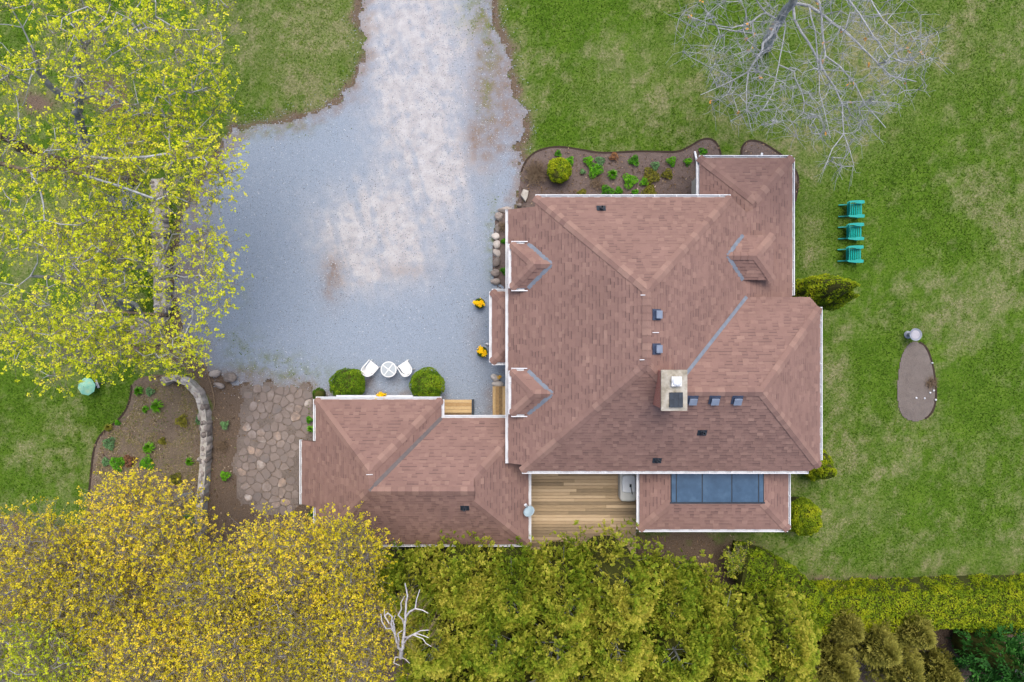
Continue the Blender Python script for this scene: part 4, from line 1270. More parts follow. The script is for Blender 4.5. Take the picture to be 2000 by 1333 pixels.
# stepping slabs and timber at the lower end of the straight wall
st = empty("stone_steps", W(290, 650), "grey stone slab steps at the end of the straight stone wall", "steps")
for i, (px, py, w_, h_) in enumerate([(300, 628, 1.3, .34), (292, 645, 1.4, .25), (285, 664, 1.5, .15)]):
    c = W(px, py); m = MB(); m.box((c[0] - w_ / 2, c[1] - .2, 0), (c[0] + w_ / 2, c[1] + .19, h_)); o = m.build("step", M['stone'], st)
tb = MB(); a, b = W(186, 606, .55), W(316, 615, .55); tb.bar(a, b, .1, .09)
tb = tb.build("timber_rail", M['drytwig'])
tag(tb, "weathered timber rail laid across above the stone steps", "timber rail")
for p in (a, b):
    m = MB(); m.box((p[0] - .05, p[1] - .05, 0), (p[0] + .05, p[1] + .05, .52)); m.build("post", M['drytwig'], tb)

# border stones along the left house wall
ORD = ["first", "second", "third", "fourth", "fifth", "sixth", "seventh", "eighth", "ninth", "tenth"]
random.seed(5)
for i, (px, py, sx, sy, hz) in enumerate([(985, 410, 32, 14, .3), (974, 424, 20, 20, .35), (973, 447, 14, 22, .25), (969, 463, 20, 16, .3), (971, 479, 18, 20, .3), (970, 495, 16, 22, .25), (970, 514, 16, 26, .3), (967, 534, 22, 18, .3), (967, 550, 22, 16, .35)]):
    k = CAM_H / FOC
    o = place_rock("border_stone", W(px, py), (sx * k * .95, sy * k * .95, hz * .9), random.uniform(-.3, .3), None, 0)
    tag(o, "%s rounded border stone from the top along the left house wall" % ORD[i], "stone", "border stones along the left wall")
m = MB(); q = [W(a, b)[:2] for a, b in ((1022, 373), (1032, 376), (1030, 388), (1026, 396), (1017, 384))]; m.prism(q, .03, .32)
tag(m.build("boulder", M['paleslab']), "pale five sided boulder at the upper left house corner", "stone")
o = place_rock("boulder", W(1014, 403), (.26, .2, .3), 0); tag(o, "small round pinkish stone below the pale boulder", "stone")
for (px, py, sx, sy, lab) in [(967, 738, 18, 15, "grey boulder between porch and wooden landing"), (972, 750, 22, 14, "flat grey boulder touching the narrow wooden landing"), (422, 730, 24, 14, "brown stone at the top of the rockery hose"), (430, 752, 22, 12, "orange tinted stone right of the curved wall"), (452, 738, 26, 22, "dark grey stone at the gravel edge by the flagstones")]:
    o = place_rock("boulder", W(px, py), (sx * k * 1.1, sy * k * 1.1, .32), random.uniform(-.4, .4)); tag(o, lab, "stone")

# garden hose on the soil beside the curved wall
hp = [(393, 700), (398, 712), (404, 724), (409, 740), (414, 758), (418, 775), (419, 790), (418, 800)]
m = MB(); m.tube([W(a, b, .06 + .015 * math.sin(i * 1.7)) for i, (a, b) in enumerate(hp)], .022, 8)
tag(m.build("garden_hose", M['drytwig'], smooth=True), "tan garden hose curving along the curved stone wall", "hose")

# ------------------------------------------------------------------ wooden deck and landings
def plank_deck(name, x0, y0, x1, y1, z, bw, axis_, label, mat, seed, joints=True):
    r = random.Random(seed)
    e = empty(name, ((x0 + x1) / 2, (y0 + y1) / 2, 0), label, "deck")
    m = MB()
    for t in np.linspace(.06, .94, 5):
        m.box((x0 + (x1 - x0) * t - .04, y0 + .03, 0), (x0 + (x1 - x0) * t + .04, y1 - .03, z - .045))
    m.build("joists", M['deck'], e)
    lo_, hi_ = (y0, y1) if axis_ == 'x' else (x0, x1)
    a0, a1 = (x0, x1) if axis_ == 'x' else (y0, y1)
    n = int(round((hi_ - lo_) / bw)); bw = (hi_ - lo_) / n
    cuts = {}
    for i in range(n):
        pieces = [(a0, a1)]
        if joints:
            c = a0 + (a1 - a0) * (.34, .5, .72)[i % 3] + r.uniform(-.3, .3); pieces = [(a0, c - .003), (c + .003, a1)]
        for (p, q) in pieces:
            L = q - p; key = (round(L, 2),)
            v0, v1 = lo_ + i * bw + .004, lo_ + (i + 1) * bw - .004
            dz = r.uniform(-.003, .003)
            mb = MB(); bv = .006; h = .038
            wv = (v1 - v0) / 2
            prof = [(-wv, -h), (wv, -h), (wv, -bv), (wv - bv, 0), (-wv + bv, 0), (-wv, -bv)]
            if axis_ == 'x':
                v = [(-L/2, a, b) for a, b in prof] + [(L/2, a, b) for a, b in prof]; c = ((p + q) / 2, (v0 + v1) / 2, z + dz)
            else:
                v = [(-a, -L/2, b) for a, b in prof] + [(-a, L/2, b) for a, b in prof]; c = ((v0 + v1) / 2, (p + q) / 2, z + dz)
            f = [tuple(range(6))[::-1], tuple(range(6, 12))] + [(k_, (k_+1) % 6, 6 + (k_+1) % 6, 6 + k_) for k_ in range(6)]
            mb.add(v, f); mb.build("plank", mat, e, c)
    return e
zd = .45
d0, d1 = W(1026, 1081, zd), W(1242, 905, zd)
plank_deck("wooden_deck", d0[0], d0[1], d1[0], d1[1], zd, .138, 'x', "large weathered wooden deck between garage and sunroom", M['deck'], 4)
d0, d1 = W(866, 826, .3), W(921, 781, .3)
e = plank_deck("wooden_landing", d0[0], d0[1], d1[0], d1[1], .3, .15, 'x', "small wooden landing with cross boards beside the garage corner", M['deckY'], 6, False)
m = MB(); m.box((d1[0] + .01, d0[1], 0), (d1[0] + .1, d1[1], .34)); m.build("edge_board", M['black'], e)
d0, d1 = W(962, 826, .35), W(984, 755, .35)
e = plank_deck("wooden_landing", d0[0], d0[1], d1[0] + .5, d1[1], .35, .14, 'y', "narrow wooden landing with long boards against the house wall", M['deckY'], 8, False)

# covered grill on the deck
c = W(1228, 950, 1.0); 
g = empty("covered_grill", (c[0], c[1], zd), "pale grey covered barbecue grill beside the sunroom gutter", "grill")
M['cover'] = pmat("grill_cover", [(0, (178, 180, 176)), (1, (206, 208, 206))], 3, 5, rough=.8, bump=.3, alb=.95)
M['lid'] = pmat("grill_lid", [(0, (200, 206, 214)), (1, (216, 222, 228))], 3, 4, rough=.6, alb=.95)
def rbox(hx, hy, z0, z1, t=.85):
    p = smooth_poly([(-hx, -hy), (0, -hy * 1.02), (hx, -hy), (hx * 1.01, -hy * .4), (hx * 1.01, hy * .4), (hx, hy), (0, hy * 1.02), (-hx, hy), (-hx * 1.03, hy * .4), (-hx * 1.03, -hy * .4)], 2); n = len(p)
    prof = [(1.0, z0), (1.0, z0 + (z1 - z0) * .75), (.95, z0 + (z1 - z0) * .93), (t, z1)]
    v = [(a * s_, b * s_, z) for (s_, z) in prof for a, b in p]
    f = [(i*n+k_, i*n+(k_+1) % n, (i+1)*n+(k_+1) % n, (i+1)*n+k_) for i in range(3) for k_ in range(n)] + [tuple(range(3*n, 4*n)), tuple(range(n))[::-1]]
    return MB().add(v, f)
b0 = rbox(.36, .68, 0, .5); b0.build("cover", M['cover'], g, (c[0], c[1], zd), smooth=False)
b1 = rbox(.28, .36, 0, .14, .8); b1.build("lid", M['lid'], g, (c[0] - .0, c[1] + .1, zd + .5))
m = MB(); p = W(1232, 951, 1.12); q = W(1235, 966, 1.12)
m.bar(p, q, .03, .025); m.box((p[0] - .05, p[1] - .02, p[2] - .03), (p[0] + .03, p[1] + .1, p[2] + .02))
tag(m.build("grill_brush", M['black']), "black handled brush lying on the covered grill", "brush")

# satellite dish on the garage eave
c = W(1034, 1000, 2.9)
sd = empty("satellite_dish", (c[0], c[1], 2.5), "pale blue grey satellite dish on the right garage eave", "satellite dish")
M['dish'] = pmat("dish_grey", [(0, (150, 172, 182)), (1, (172, 194, 204))], 3, rough=.5)
ax = np.array([-.35, .55, .75]); ax /= np.linalg.norm(ax)
u_ = np.cross(ax, (0, 0, 1)); u_ /= np.linalg.norm(u_); w_ = np.cross(u_, ax)
v = []; f = []
for side in (0, .012):
    for i in range(5):
        r_ = .235 * i / 4
        for k_ in range(20):
            t = k_ / 20 * 6.2832; v.append(c + (u_ * math.cos(t) * 1.0 + w_ * math.sin(t) * .92) * r_ + ax * (.06 * (i / 4) ** 2 - side))
for s_ in (0, 100):
    for i in range(4):
        for k_ in range(20):
            q = (s_ + i*20+k_, s_ + i*20+(k_+1) % 20, s_ + (i+1)*20+(k_+1) % 20, s_ + (i+1)*20+k_); f.append(q if s_ == 0 else q[::-1])
for k_ in range(20): f.append((80 + k_, 80 + (k_+1) % 20, 180 + (k_+1) % 20, 180 + k_))
mobj("dish", v, f, M['dish'], sd, smooth=True)
lnb = W(1027, 987, 3.2)
m = MB(); m.tube([c - w_ * .2, (c - w_ * .2) * .5 + lnb * .5 - np.array([0, 0, .04]), lnb], .016, 8); m.build("arm", M['dish'], sd)
m = MB(); m.obox(lnb, u_ * .05, w_ * .035, ax * .06); m.build("receiver", M['white'], sd)
m = MB(); m.tube([c - ax * .05, c - ax * .12 - np.array([0, 0, .1]), np.array([c[0] - .1, c[1] - .05, 2.4])], .025, 8); m.build("mast", M['dish'], sd)

# ------------------------------------------------------------------ furniture
def adirondack(px, py, label):
    p = W(px, py, .45)
    t = empty("garden_chair", (p[0], p[1], 0), label, "chair", "teal chairs in a row on the right lawn")
    def part(nm, mb):
        o = mobj(nm, np.array(mb.v) * .93, mb.f, M['teal']); o.parent = t; return o
    for s_ in (-1, 1):
        m = MB(); m.bar((.36, s_ * .27, .36), (-.54, s_ * .27, .05), .045, .12); part("stringer", m)
        m = MB(); m.box((.28, s_ * .33 - .02, 0), (.38, s_ * .33 + .02, .53)); part("front_leg", m)
        m = MB()
        pr = [(.44, s_ * .27), (.42, s_ * .40), (.1, s_ * .405), (-.26, s_ * .37), (-.33, s_ * .33), (-.33, s_ * .28), (-.05, s_ * .30), (.12, s_ * .25), (.3, s_ * .24)]
        if s_ < 0: pr = pr[::-1]
        m.prism(pr, .53, .56); part("arm", m)
    for i in range(7):
        x_ = .36 - i * .088; z_ = .37 - i * .026
        m = MB(); m.obox((x_, 0, z_), (.039, 0, -.012), (0, .26, 0), (.003, 0, .011)); part("seat_slat", m)
    for i in range(5):
        y_ = (i - 2) * .112; tp = .98 - .035 * abs(i - 2) ** 1.6
        m = MB(); a = np.array((-.2, y_ * .92, .22)); b = np.array((-.2 - (tp - .22) * .30, y_ * 1.05, tp)); m.bar(a, b, .102, .022, up=(1, 0, 0)); part("back_slat", m)
    m = MB(); m.bar((-.325, -.33, .515), (-.325, .33, .515), .07, .025); part("back_rail", m)
    m = MB(); m.bar((-.385, -.27, .78), (-.385, .27, .78), .05, .022); part("upper_rail", m)
    return t
adirondack(1669, 409, "teal slatted garden chair, topmost of the three on the lawn")
adirondack(1668, 453, "teal slatted garden chair, middle of the three on the lawn")
adirondack(1667, 497, "teal slatted garden chair, bottom of the three on the lawn")

def patio_chair(px, py, ang, label):
    p = W(px, py, .4)
    t = empty("patio_chair", (p[0], p[1], .03), label, "chair", "white plastic chairs on the gravel")
    t.rotation_euler = (0, 0, ang)
    # local: front towards +x
    def part(nm, mb, **kw):
        o = mobj(nm, mb.v, mb.f, M['plastic'], **kw); o.parent = t; return o
    m = MB(); pr = [(.24, -.21), (.24, .21), (-.12, .2), (-.22, .13), (-.24, 0), (-.22, -.13), (-.12, -.2)]
    m.prism(pr, .40, .43); part("seat", m)
    # shell back and arms as one bent band
    pts = []
    for k_ in range(17):
        a = math.pi * (.5 + k_ / 16)
        pts.append((-.05 + .27 * math.cos(a), .27 * math.sin(a)))
    path = [(.26, .28), (.1, .275)] + pts + [(.1, -.275), (.26, -.28)]
    v = []; f = []
    n = len(path)
    for i, (x_, y_) in enumerate(path):
        back = max(0, min(1, (.0 - x_) / .3))
        top = .60 + .24 * back ** .8; lo_ = .56 - .10 * back
        k2 = 1 + .10 * back
        for (rr, z_) in ((1.0, lo_), (1.0 * k2, top), (.88 * k2, top), (.88, lo_)): v.append((x_ if rr > .95 else x_ * .97 + .0, y_ * rr if abs(y_) > .01 else y_, z_))
    v = [(x_ - (.06 if (j % 4) in (1, 2) and x_ < 0 else 0) + (.03 if (j % 4) in (2, 3) and x_ < -.1 else 0), y_, z_) for j, (x_, y_, z_) in enumerate(v)]
    for i in range(n - 1):
        for k_ in range(4): f.append((i*4+k_, i*4+(k_+1) % 4, i*4+4+(k_+1) % 4, i*4+4+k_))
    f += [(0, 1, 2, 3), (n*4-1, n*4-2, n*4-3, n*4-4)]
    part("backrest", MB().add(v, f))
    m = MB(); m.add([(-.22, -.15, .43), (-.22, .15, .43), (-.31, .16, .78), (-.31, -.16, .78), (-.2, -.15, .43), (-.2, .15, .43), (-.28, .16, .78), (-.28, -.16, .78)],
                    [(0, 1, 2, 3), (4, 7, 6, 5), (0, 4, 5, 1), (3, 2, 6, 7), (0, 3, 7, 4), (1, 5, 6, 2)]); part("back_panel", m)
    for sx in (-1, 1):
        for sy in (-1, 1):
            m = MB(); m.bar((sx * .2, sy * .2, .41), (sx * .24, sy * .245, 0), .045, .045); part("leg", m)
    for sy in (-1, 1):
        m = MB(); m.bar((.2, sy * .255, .58), (.2, sy * .225, .41), .04, .03); part("arm_support", m)
    return t
patio_chair(725, 719, math.radians(50), "white plastic patio chair left of the round table")
patio_chair(792, 719, math.radians(123), "white plastic patio chair right of the round table")
c = W(759, 722, .7)
t = empty("patio_table", (c[0], c[1], .03), "small round white patio table with frosted glass top", "table")
M['frost'] = pmat("frosted_glass", [(0, (168, 176, 180)), (1, (184, 192, 196))], 2, rough=.3, spec=.5)
m = MB(); m.lathe([(.30, .655), (.335, .655), (.345, .67), (.335, .69), (.30, .69)], 40, (0, 0, 0), True); m.build("rim", M['plastic'], t, (c[0], c[1], .03))
m = MB(); m.lathe([(.302, .665), (.302, .678)], 40); m.build("glass_top", M['frost'], t, (c[0], c[1], .03))
for a in (45, 135):
    a = math.radians(a + 8); d = np.array([math.cos(a), math.sin(a), 0])
    m = MB(); m.bar(-d * .30 + np.array([0, 0, .684]), d * .30 + np.array([0, 0, .684]), .035, .012 if a < 1.5 else .016); m.build("brace", M['plastic'], t, (c[0], c[1], .03))
    for s_ in (-1, 1):
        m = MB(); m.tube([d * s_ * .26 + np.array([0, 0, .66]), d * s_ * .08 + np.array([0, 0, .35]), d * s_ * .27 + np.array([0, 0, 0])], .016, 8); m.build("leg", M['plastic'], t, (c[0], c[1], .03))

# small aqua parasol on the left lawn
c = W(163, 756, .8)
t = empty("parasol", (c[0], c[1], 0), "small pale aqua faceted parasol standing on the left lawn", "parasol")
M['aqua'] = pmat("aqua_fabric", [(0, (104, 184, 160)), (.4, (142, 210, 186)), (.7, (176, 222, 190)), (1, (196, 216, 120))], 5, 4, rough=.7, translucent=.2)
v = [(0, 0, .78)] + [(.39 * math.cos(k_ * 6.2832 / 8 + .2), .39 * math.sin(k_ * 6.2832 / 8 + .2), .58) for k_ in range(8)] + [(0, 0, .765)] + [(.385 * math.cos(k_ * 6.2832 / 8 + .2), .385 * math.sin(k_ * 6.2832 / 8 + .2), .57) for k_ in range(8)]
for k_ in range(8):
    a, b = 1 + k_, 1 + (k_ + 1) % 8
    mobj("canopy_panel", [v[0], v[a], v[b], v[9], v[9 + a], v[9 + b]], [(0, 1, 2), (3, 5, 4), (1, 4, 5, 2), (0, 3, 4, 1), (2, 5, 3, 0)], M['aqua'], t, (c[0], c[1], 0))
m = MB(); m.tube([(0, 0, 0), (0, 0, .8)], .015, 8); m.lathe([(.12, 0), (.12, .03), (.03, .05)], 14); m.build("pole", M['black'], t, (c[0], c[1], 0))
m = MB(); a = W(187, 742.5, .05); b = W(193, 758, .05); m.bar(a, b, .085, .03)
o = m.build("slotted_board", M['white']); tag(o, "short white slotted board lying right of the aqua parasol", "board")
for i in range(6):
    p = a + (b - a) * (i + .7) / 6.4; q = MB(); dv = (b - a) / np.linalg.norm(b - a); sd_ = np.array([-dv[1], dv[0], 0])
    q.obox(p + np.array([0, 0, .016]), dv * .012, sd_ * .02, np.array([0, 0, .003])); q.build("slot", M['black'], o)
m = MB(); m.bar(W(195, 749.5, .04), W(222, 745.5, .04), .035, .03); m.obox(W(195.5, 749.4, .045), (.03, 0, 0), (0, .03, 0), (0, 0, .02))
tag(m.build("black_rod", M['black']), "thin black rod lying on the lawn right of the white board", "rod")

# bird bath at the head of the oval bed
c = W(1788, 654, .6)
t = empty("bird_bath", (c[0], c[1], 0), "round grey stone bird bath at the top of the oval bed", "bird bath")
M['bath'] = pmat("bath_stone", [(0, (126, 132, 146)), (1, (168, 172, 182))], 8, 5, rough=.9, bump=.3)
M['water'] = pmat("bath_water", [(0, (150, 150, 160)), (1, (190, 186, 190))], 6, 4, rough=.3, spec=.5)
m = MB(); m.lathe([(.16, 0), (.17, .05), (.09, .1), (.07, .4), (.12, .5)], 20); m.build("pedestal", M['bath'], t, (c[0], c[1], 0))
m = MB(); m.lathe([(.12, .5), (.24, .56), (.275, .62), (.265, .64), (.19, .6), (.0, .585)], 28); m.build("bowl", M['bath'], t, (c[0], c[1], 0))
m = MB(); m.lathe([(.0, .6), (.185, .602), (.185, .606), (.0, .607)], 24); m.build("water", M['water'], t, (c[0], c[1], 0))
o = place_rock("boulder", W(1778, 652), (.17, .2, .25), .3); tag(o, "small pale stone touching the bird bath", "stone")
for i, (px, py, lab) in enumerate([(1818, 709, "white pebble near the upper right edge of the oval bed"), (1821, 763, "white pebble on the lower right rim of the oval bed"), (1814, 767, "white pebble just left of the rim pebble in the oval bed"), (1787, 777, "white pebble in the middle of the oval bed, left one"), (1803, 778, "white pebble in the middle of the oval bed, right one"), (1825, 781, "white pebble lowest on the right edge of the oval bed")]):
    o = place_rock("pebble", W(px, py), (.1, .09, .1), i); o.location.z = .06; tag(o, lab, "pebble", "white pebbles in the oval bed"); o.data = o.data.copy(); o.data.materials[0] = M['white']
o = place_rock("white_stone", W(952, 672), (.2, .17, .22), 0); o.location.z = .03; o.data = o.data.copy(); o.data.materials[0] = M['white']
tag(o, "small white stone beside the lower flower pot", "stone")

# ------------------------------------------------------------------ vegetation tools
def unit(v): return v / (np.linalg.norm(v, axis=-1, keepdims=True) + 1e-9)

def quads(c, nrm, size, aspect=.62, r=rng):
    n = len(c)
    t = unit(np.cross(nrm, r.normal(0, 1, (n, 3)))); b = np.cross(unit(nrm), t)
    s = np.broadcast_to(np.asarray(size, float), (n,))[:, None]
    v = np.stack([c - t * s, c + b * s * aspect, c + t * s, c - b * s * aspect], 1)
    return v.reshape(-1, 3), np.arange(n * 4).reshape(n, 4)

def segments(p0, p1, r0, r1, n=5):
    p0 = np.asarray(p0, float); p1 = np.asarray(p1, float); m = len(p0)
    d = unit(p1 - p0)
    ref = np.where(np.abs(d[:, 2:3]) < .9, np.array([[0, 0, 1.0]]), np.array([[1.0, 0, 0]]))
    a = unit(np.cross(d, ref)); b = np.cross(d, a)
    t = np.arange(n) / n * 6.28318
    ring = a[:, None] * np.cos(t)[None, :, None] + b[:, None] * np.sin(t)[None, :, None]
    v = np.concatenate([p0[:, None] + ring * np.asarray(r0)[:, None, None], p1[:, None] + ring * np.asarray(r1)[:, None, None]], 1)
    k = np.arange(n); f = np.stack([k, (k + 1) % n, n + (k + 1) % n, n + k], 1)
    f = (f[None] + (np.arange(m) * 2 * n)[:, None, None]).reshape(-1, 4)
    return v.reshape(-1, 3), f

def join(parts):
    V = []; F = []; o = 0
    for v, f in parts:
        V.append(v); F.append(f + o); o += len(v)
    return np.concatenate(V), np.concatenate(F)

class Tree:
    """limbs by a balanced spanning tree through points of the crown"""
    def __init__(s, seed):
        s.r = np.random.default_rng(seed); s.P = []; s.par = []; s.plen = []; s.minr = []; s.isnode = []
    def node(s, p, par, minr=0.0):
        s.P.append(np.asarray(p, float)); s.par.append(par)
        s.plen.append(0 if par < 0 else s.plen[par] + np.linalg.norm(s.P[-1] - s.P[par])); s.minr.append(minr)
        return len(s.P) - 1
    def limb(s, pts, start=-1, r0=.2, r1=.08, step=.5):
        """explicit limb through 3-D points"""
        pts = [np.asarray(p, float) for p in pts]; prev = start; tot = sum(np.linalg.norm(pts[i+1] - pts[i]) for i in range(len(pts) - 1)); acc = 0
        if start >= 0:
            pts = [s.P[start]] + pts; tot += np.linalg.norm(pts[1] - pts[0])
        else:
            prev = s.node(pts[0], -1, r0)
        for i in range(len(pts) - 1):
            a, b = pts[i], pts[i + 1]; L = np.linalg.norm(b - a); k = max(1, int(L / step))
            for j in range(1, k + 1):
                t = j / k; q = a + (b - a) * t + (s.r.normal(0, .02, 3) * L if j < k else 0)
                prev = s.node(q, prev, r0 + (r1 - r0) * (acc + L * t) / (tot + 1e-6))
            acc += L
        return prev
    def near(s, p):
        return int(np.argmin([np.linalg.norm(q - p) for q in s.P]))
    def grow(s, att, bf=.25, step=.45, wob=.06, sag=.0, minz=None):
        att = np.asarray(att, float); n = len(att); done = np.zeros(n, bool); tips = np.zeros(n, int)
        best = np.full(n, 1e9); bi = np.zeros(n, int)
        def upd(i0):
            Q = np.array(s.P[i0:]); pl = np.array(s.plen[i0:])
            d = np.linalg.norm(att[:, None] - Q[None], axis=2) + bf * pl[None]
            # limbs grow outwards and up: do not hang from nodes far above
            d = d + np.maximum(0, Q[None, :, 2] - att[:, None, 2]) * .5
            if minz is not None: d = d + (Q[None, :, 2] < minz) * 4.0
            j = d.argmin(1); m = d[np.arange(n), j]
            u = m < best; best[u] = m[u]; bi[u] = j[u] + i0
        upd(0)
        for _ in range(n):
            i = int(np.argmin(np.where(done, 1e9, best)))
            i0 = len(s.P); a = s.P[bi[i]]; b = att[i]; L = np.linalg.norm(b - a); k = max(1, int(L / step)); prev = int(bi[i])
            for j in range(1, k + 1):
                t = j / k
                q = a + (b - a) * t + np.array([0, 0, 1]) * (-sag * L * t * (1 - t)) + (s.r.normal(0, wob, 3) * min(1, L) if j < k else 0)
                prev = s.node(q, prev)
            done[i] = True; tips[i] = prev
            upd(i0)
        return tips
    def mesh(s, tipr=.012, ex=.45, n=5, maxr=.3, split=None):
        N = len(s.P); par = np.array(s.par); P = np.array(s.P)
        kids = np.zeros(N); 
        for i in range(N):
            if par[i] >= 0: kids[par[i]] += 1
        cnt = np.where(kids == 0, 1.0, 0)
        for i in range(N - 1, -1, -1):
            if par[i] >= 0: cnt[par[i]] += cnt[i]
        R = np.maximum(np.minimum(tipr * cnt ** ex, maxr), np.array(s.minr)); s.R = R
        e = np.where(par >= 0)[0]
        p0 = P[par[e]]; p1 = P[e]; d = unit(p1 - p0)
        r1 = R[e]; r0 = np.minimum(R[par[e]], r1 * 1.35)
        if split is not None:
            lo = r1 > split
            return [segments(p0[m] - d[m] * .3 * r0[m][:, None], p1[m] + d[m] * .3 * r1[m][:, None], r0[m], r1[m], n) for m in (lo, ~lo)]
        return segments(p0 - d * .3 * r0[:, None], p1 + d * .3 * r1[:, None], r0, r1, n)

def in_ellipse(r, n, cx, cy, rx, ry, z0, z1, dome=1.0, core=.0):
    """points of a domed crown, given by its outline in the picture and real heights"""
    out = []
    while len(out) < n:
        u, v = r.uniform(-1, 1, 2); q = u * u + v * v
        if q > 1 or q < core: continue
        top = z0 + (z1 - z0) * math.sqrt(max(0, 1 - q * dome * .85))
        z = top - abs(r.normal(0, .22)) * (top - z0 + .4)
        out.append(W(cx + u * rx, cy + v * ry, max(z0 * .8, z)))
    return np.array(out)

def blossom_tree(name, label, cat, base, trunk, crowns, n_att, bark, leafmat, seed, per=10, spread=.34, q=9, R=.036, size=.031, tint=(.6, .2), twig=.0055, group=None, bf=.22, trunk_r=.22, limbs=(), tipr=.010, bare=False, minz=2.0, hole=None):
    r = np.random.default_rng(seed)
    t = Tree(seed)
    root = empty(name, (base[0], base[1], 0), label, cat, group)
    t.limb([np.array([base[0], base[1], -.1])] + [np.asarray(p) for p in trunk], -1, trunk_r, trunk_r * .55)
    for lb in limbs:
        pts, a, b = lb
        t.limb(pts, t.near(np.asarray(pts[0])), a, b)
    att = np.concatenate([in_ellipse(r, int(n_att * w), *c) for (w, c) in crowns])
    if hole is not None: att = att[~hole(att)]
    tips = t.grow(att, bf=bf, minz=minz)
    thick, thin = t.mesh(tipr=tipr, maxr=trunk_r, split=.05 if trunk_r > .1 else .0)
    TP = np.array([t.P[i] for i in tips])
    c = np.repeat(TP, per, axis=0) + np.clip(r.normal(0, spread, (len(TP) * per, 3)), -spread * 2, spread * 2) * np.array([1, 1, .6])
    src = np.repeat(TP, per, axis=0)
    mid = (c + src) / 2 + r.normal(0, .05, c.shape)
    if twig > 0:
        k = len(c)
        parts_t = [segments(src, mid, np.full(k, twig * 1.25), np.full(k, twig), 3), segments(mid, c, np.full(k, twig), np.full(k, twig * .7), 3)]
    mobj("trunk", thick[0], thick[1], M[bark], root)
    if len(thin[0]): mobj("limbs", thin[0], thin[1], M['bark_pale' if leafmat == 'maple' else 'bark'], root)
    if twig > 0:
        v, f = join(parts_t); mobj("twigs", v, f, M['twigbark' if not bare else bark], root)
    if not bare:
        k = len(c)
        ct = np.clip(r.normal(tint[0], tint[1], k), 0, 1)
        csz = np.repeat(r.uniform(.55, 1.45, k) ** 1.0, q)
        cc = np.repeat(c, q, axis=0) + r.normal(0, R, (k * q, 3)) * np.array([1, 1, .7]) * csz[:, None]
        nr = unit(r.normal(0, .8, (k * q, 3)) + np.array([0, 0, 1.0]))
        v, f = quads(cc, nr, size * r.uniform(.7, 1.25, k * q) * (.6 + .4 * csz), .85, r)
        tt = np.clip(np.repeat(ct, q) + r.normal(0, .1, k * q), 0, 1)
        # small opening buds along the twigs
        nb = 5; al = r.random((k, nb, 1)); bp = (mid[:, None] * (1 - al) + c[:, None] * al + r.normal(0, .025, (k, nb, 3))).reshape(-1, 3)
        v2, f2 = quads(bp, unit(r.normal(0, .8, bp.shape) + np.array([0, 0, 1.0])), .015 * r.uniform(.7, 1.3, len(bp)), .8, r)
        v, f = join([(v, f), (v2, f2)]); tt = np.concatenate([tt, np.clip(np.repeat(ct, nb) - .15, 0, 1)])
        mobj("crown", v, f, M[leafmat], root, tint=tt)
    return root, t

_mobj0 = mobj
def mobj(name, *a, **k):
    o = _mobj0(name, *a, **k)
    if name in ("twigs", "crown", "foliage", "leaves", "blossoms", "dead_leaves", "stems", "limbs"): o["kind"] = "stuff"
    return o

# ------------------------------------------------------------------ flowering maples on the left
def P3(*a): return [W(px, py, z) for px, py, z in a]
b = W(165, 330)
blossom_tree("maple_tree", "grey barked flowering maple at the upper left, trunk forking into a cross of limbs", "tree", b,
    P3((160, 262, 1.8), (155, 232, 3.2), (152, 190, 5.0)), [(.62, (215, 95, 235, 135, 7.5, 10.5, 1.0)), (.28, (60, 120, 150, 170, 6.5, 10, 1.0)), (.22, (330, 205, 135, 95, 6, 8.5, 1.0))], 270, 'bark', 'maple', 101, per=7, trunk_r=.26,
    limbs=[(P3((152, 190, 5.0), (158, 150, 5.8), (148, 120, 6.4), (165, 88, 7.2), (150, 50, 8)), .16, .08), (P3((152, 190, 5.0), (122, 187, 5.6), (95, 165, 6.2), (72, 135, 6.8), (66, 100, 7.4)), .15, .07),
           (P3((152, 190, 5.0), (185, 184, 5.4), (215, 184, 5.8), (235, 195, 6.2), (255, 215, 6.6), (300, 225, 7)), .15, .06), (P3((165, 88, 7.2), (205, 60, 7.9), (250, 35, 8.3)), .07, .04)],
    hole=lambda a: np.array([((p[0] - W(110, 115, 7)[0]) / 1.0) ** 2 + ((p[1] - W(110, 115, 7)[1]) / .9) ** 2 < 1 or ((p[0] - W(150, 235, 7)[0]) / 1.1) ** 2 + ((p[1] - W(150, 235, 7)[1]) / .7) ** 2 < 1 for p in a]))
b = W(262, 350)
blossom_tree("maple_tree", "flowering maple at the left edge with thick brown leaning trunk", "tree", b,
    P3((200, 340, 1.5), (140, 326, 3.2), (60, 296, 5.2), (0, 262, 7.0)), [(.6, (330, 320, 135, 100, 6.5, 9.0, 1.0)), (.3, (150, 300, 150, 60, 7, 9.5, 1.0)), (.35, (90, 400, 150, 80, 6.5, 9, 1.0)), (.2, (200, 460, 110, 60, 5.5, 8, 1.0))], 215, 'bark_brown', 'maple', 102, per=7, trunk_r=.34,
    limbs=[(P3((0, 262, 7.0), (-20, 320, 7.6), (60, 335, 8.0), (115, 328, 8.2), (165, 343, 8.4), (230, 363, 8.4), (300, 388, 8.2)), .09, .035), (P3((115, 328, 8.2), (160, 305, 8.6), (250, 310, 8.6), (330, 300, 8.4)), .05, .03), (P3((60, 335, 8), (78, 370, 8.2), (85, 400, 8.3)), .04, .03)])
b = W(255, 600)
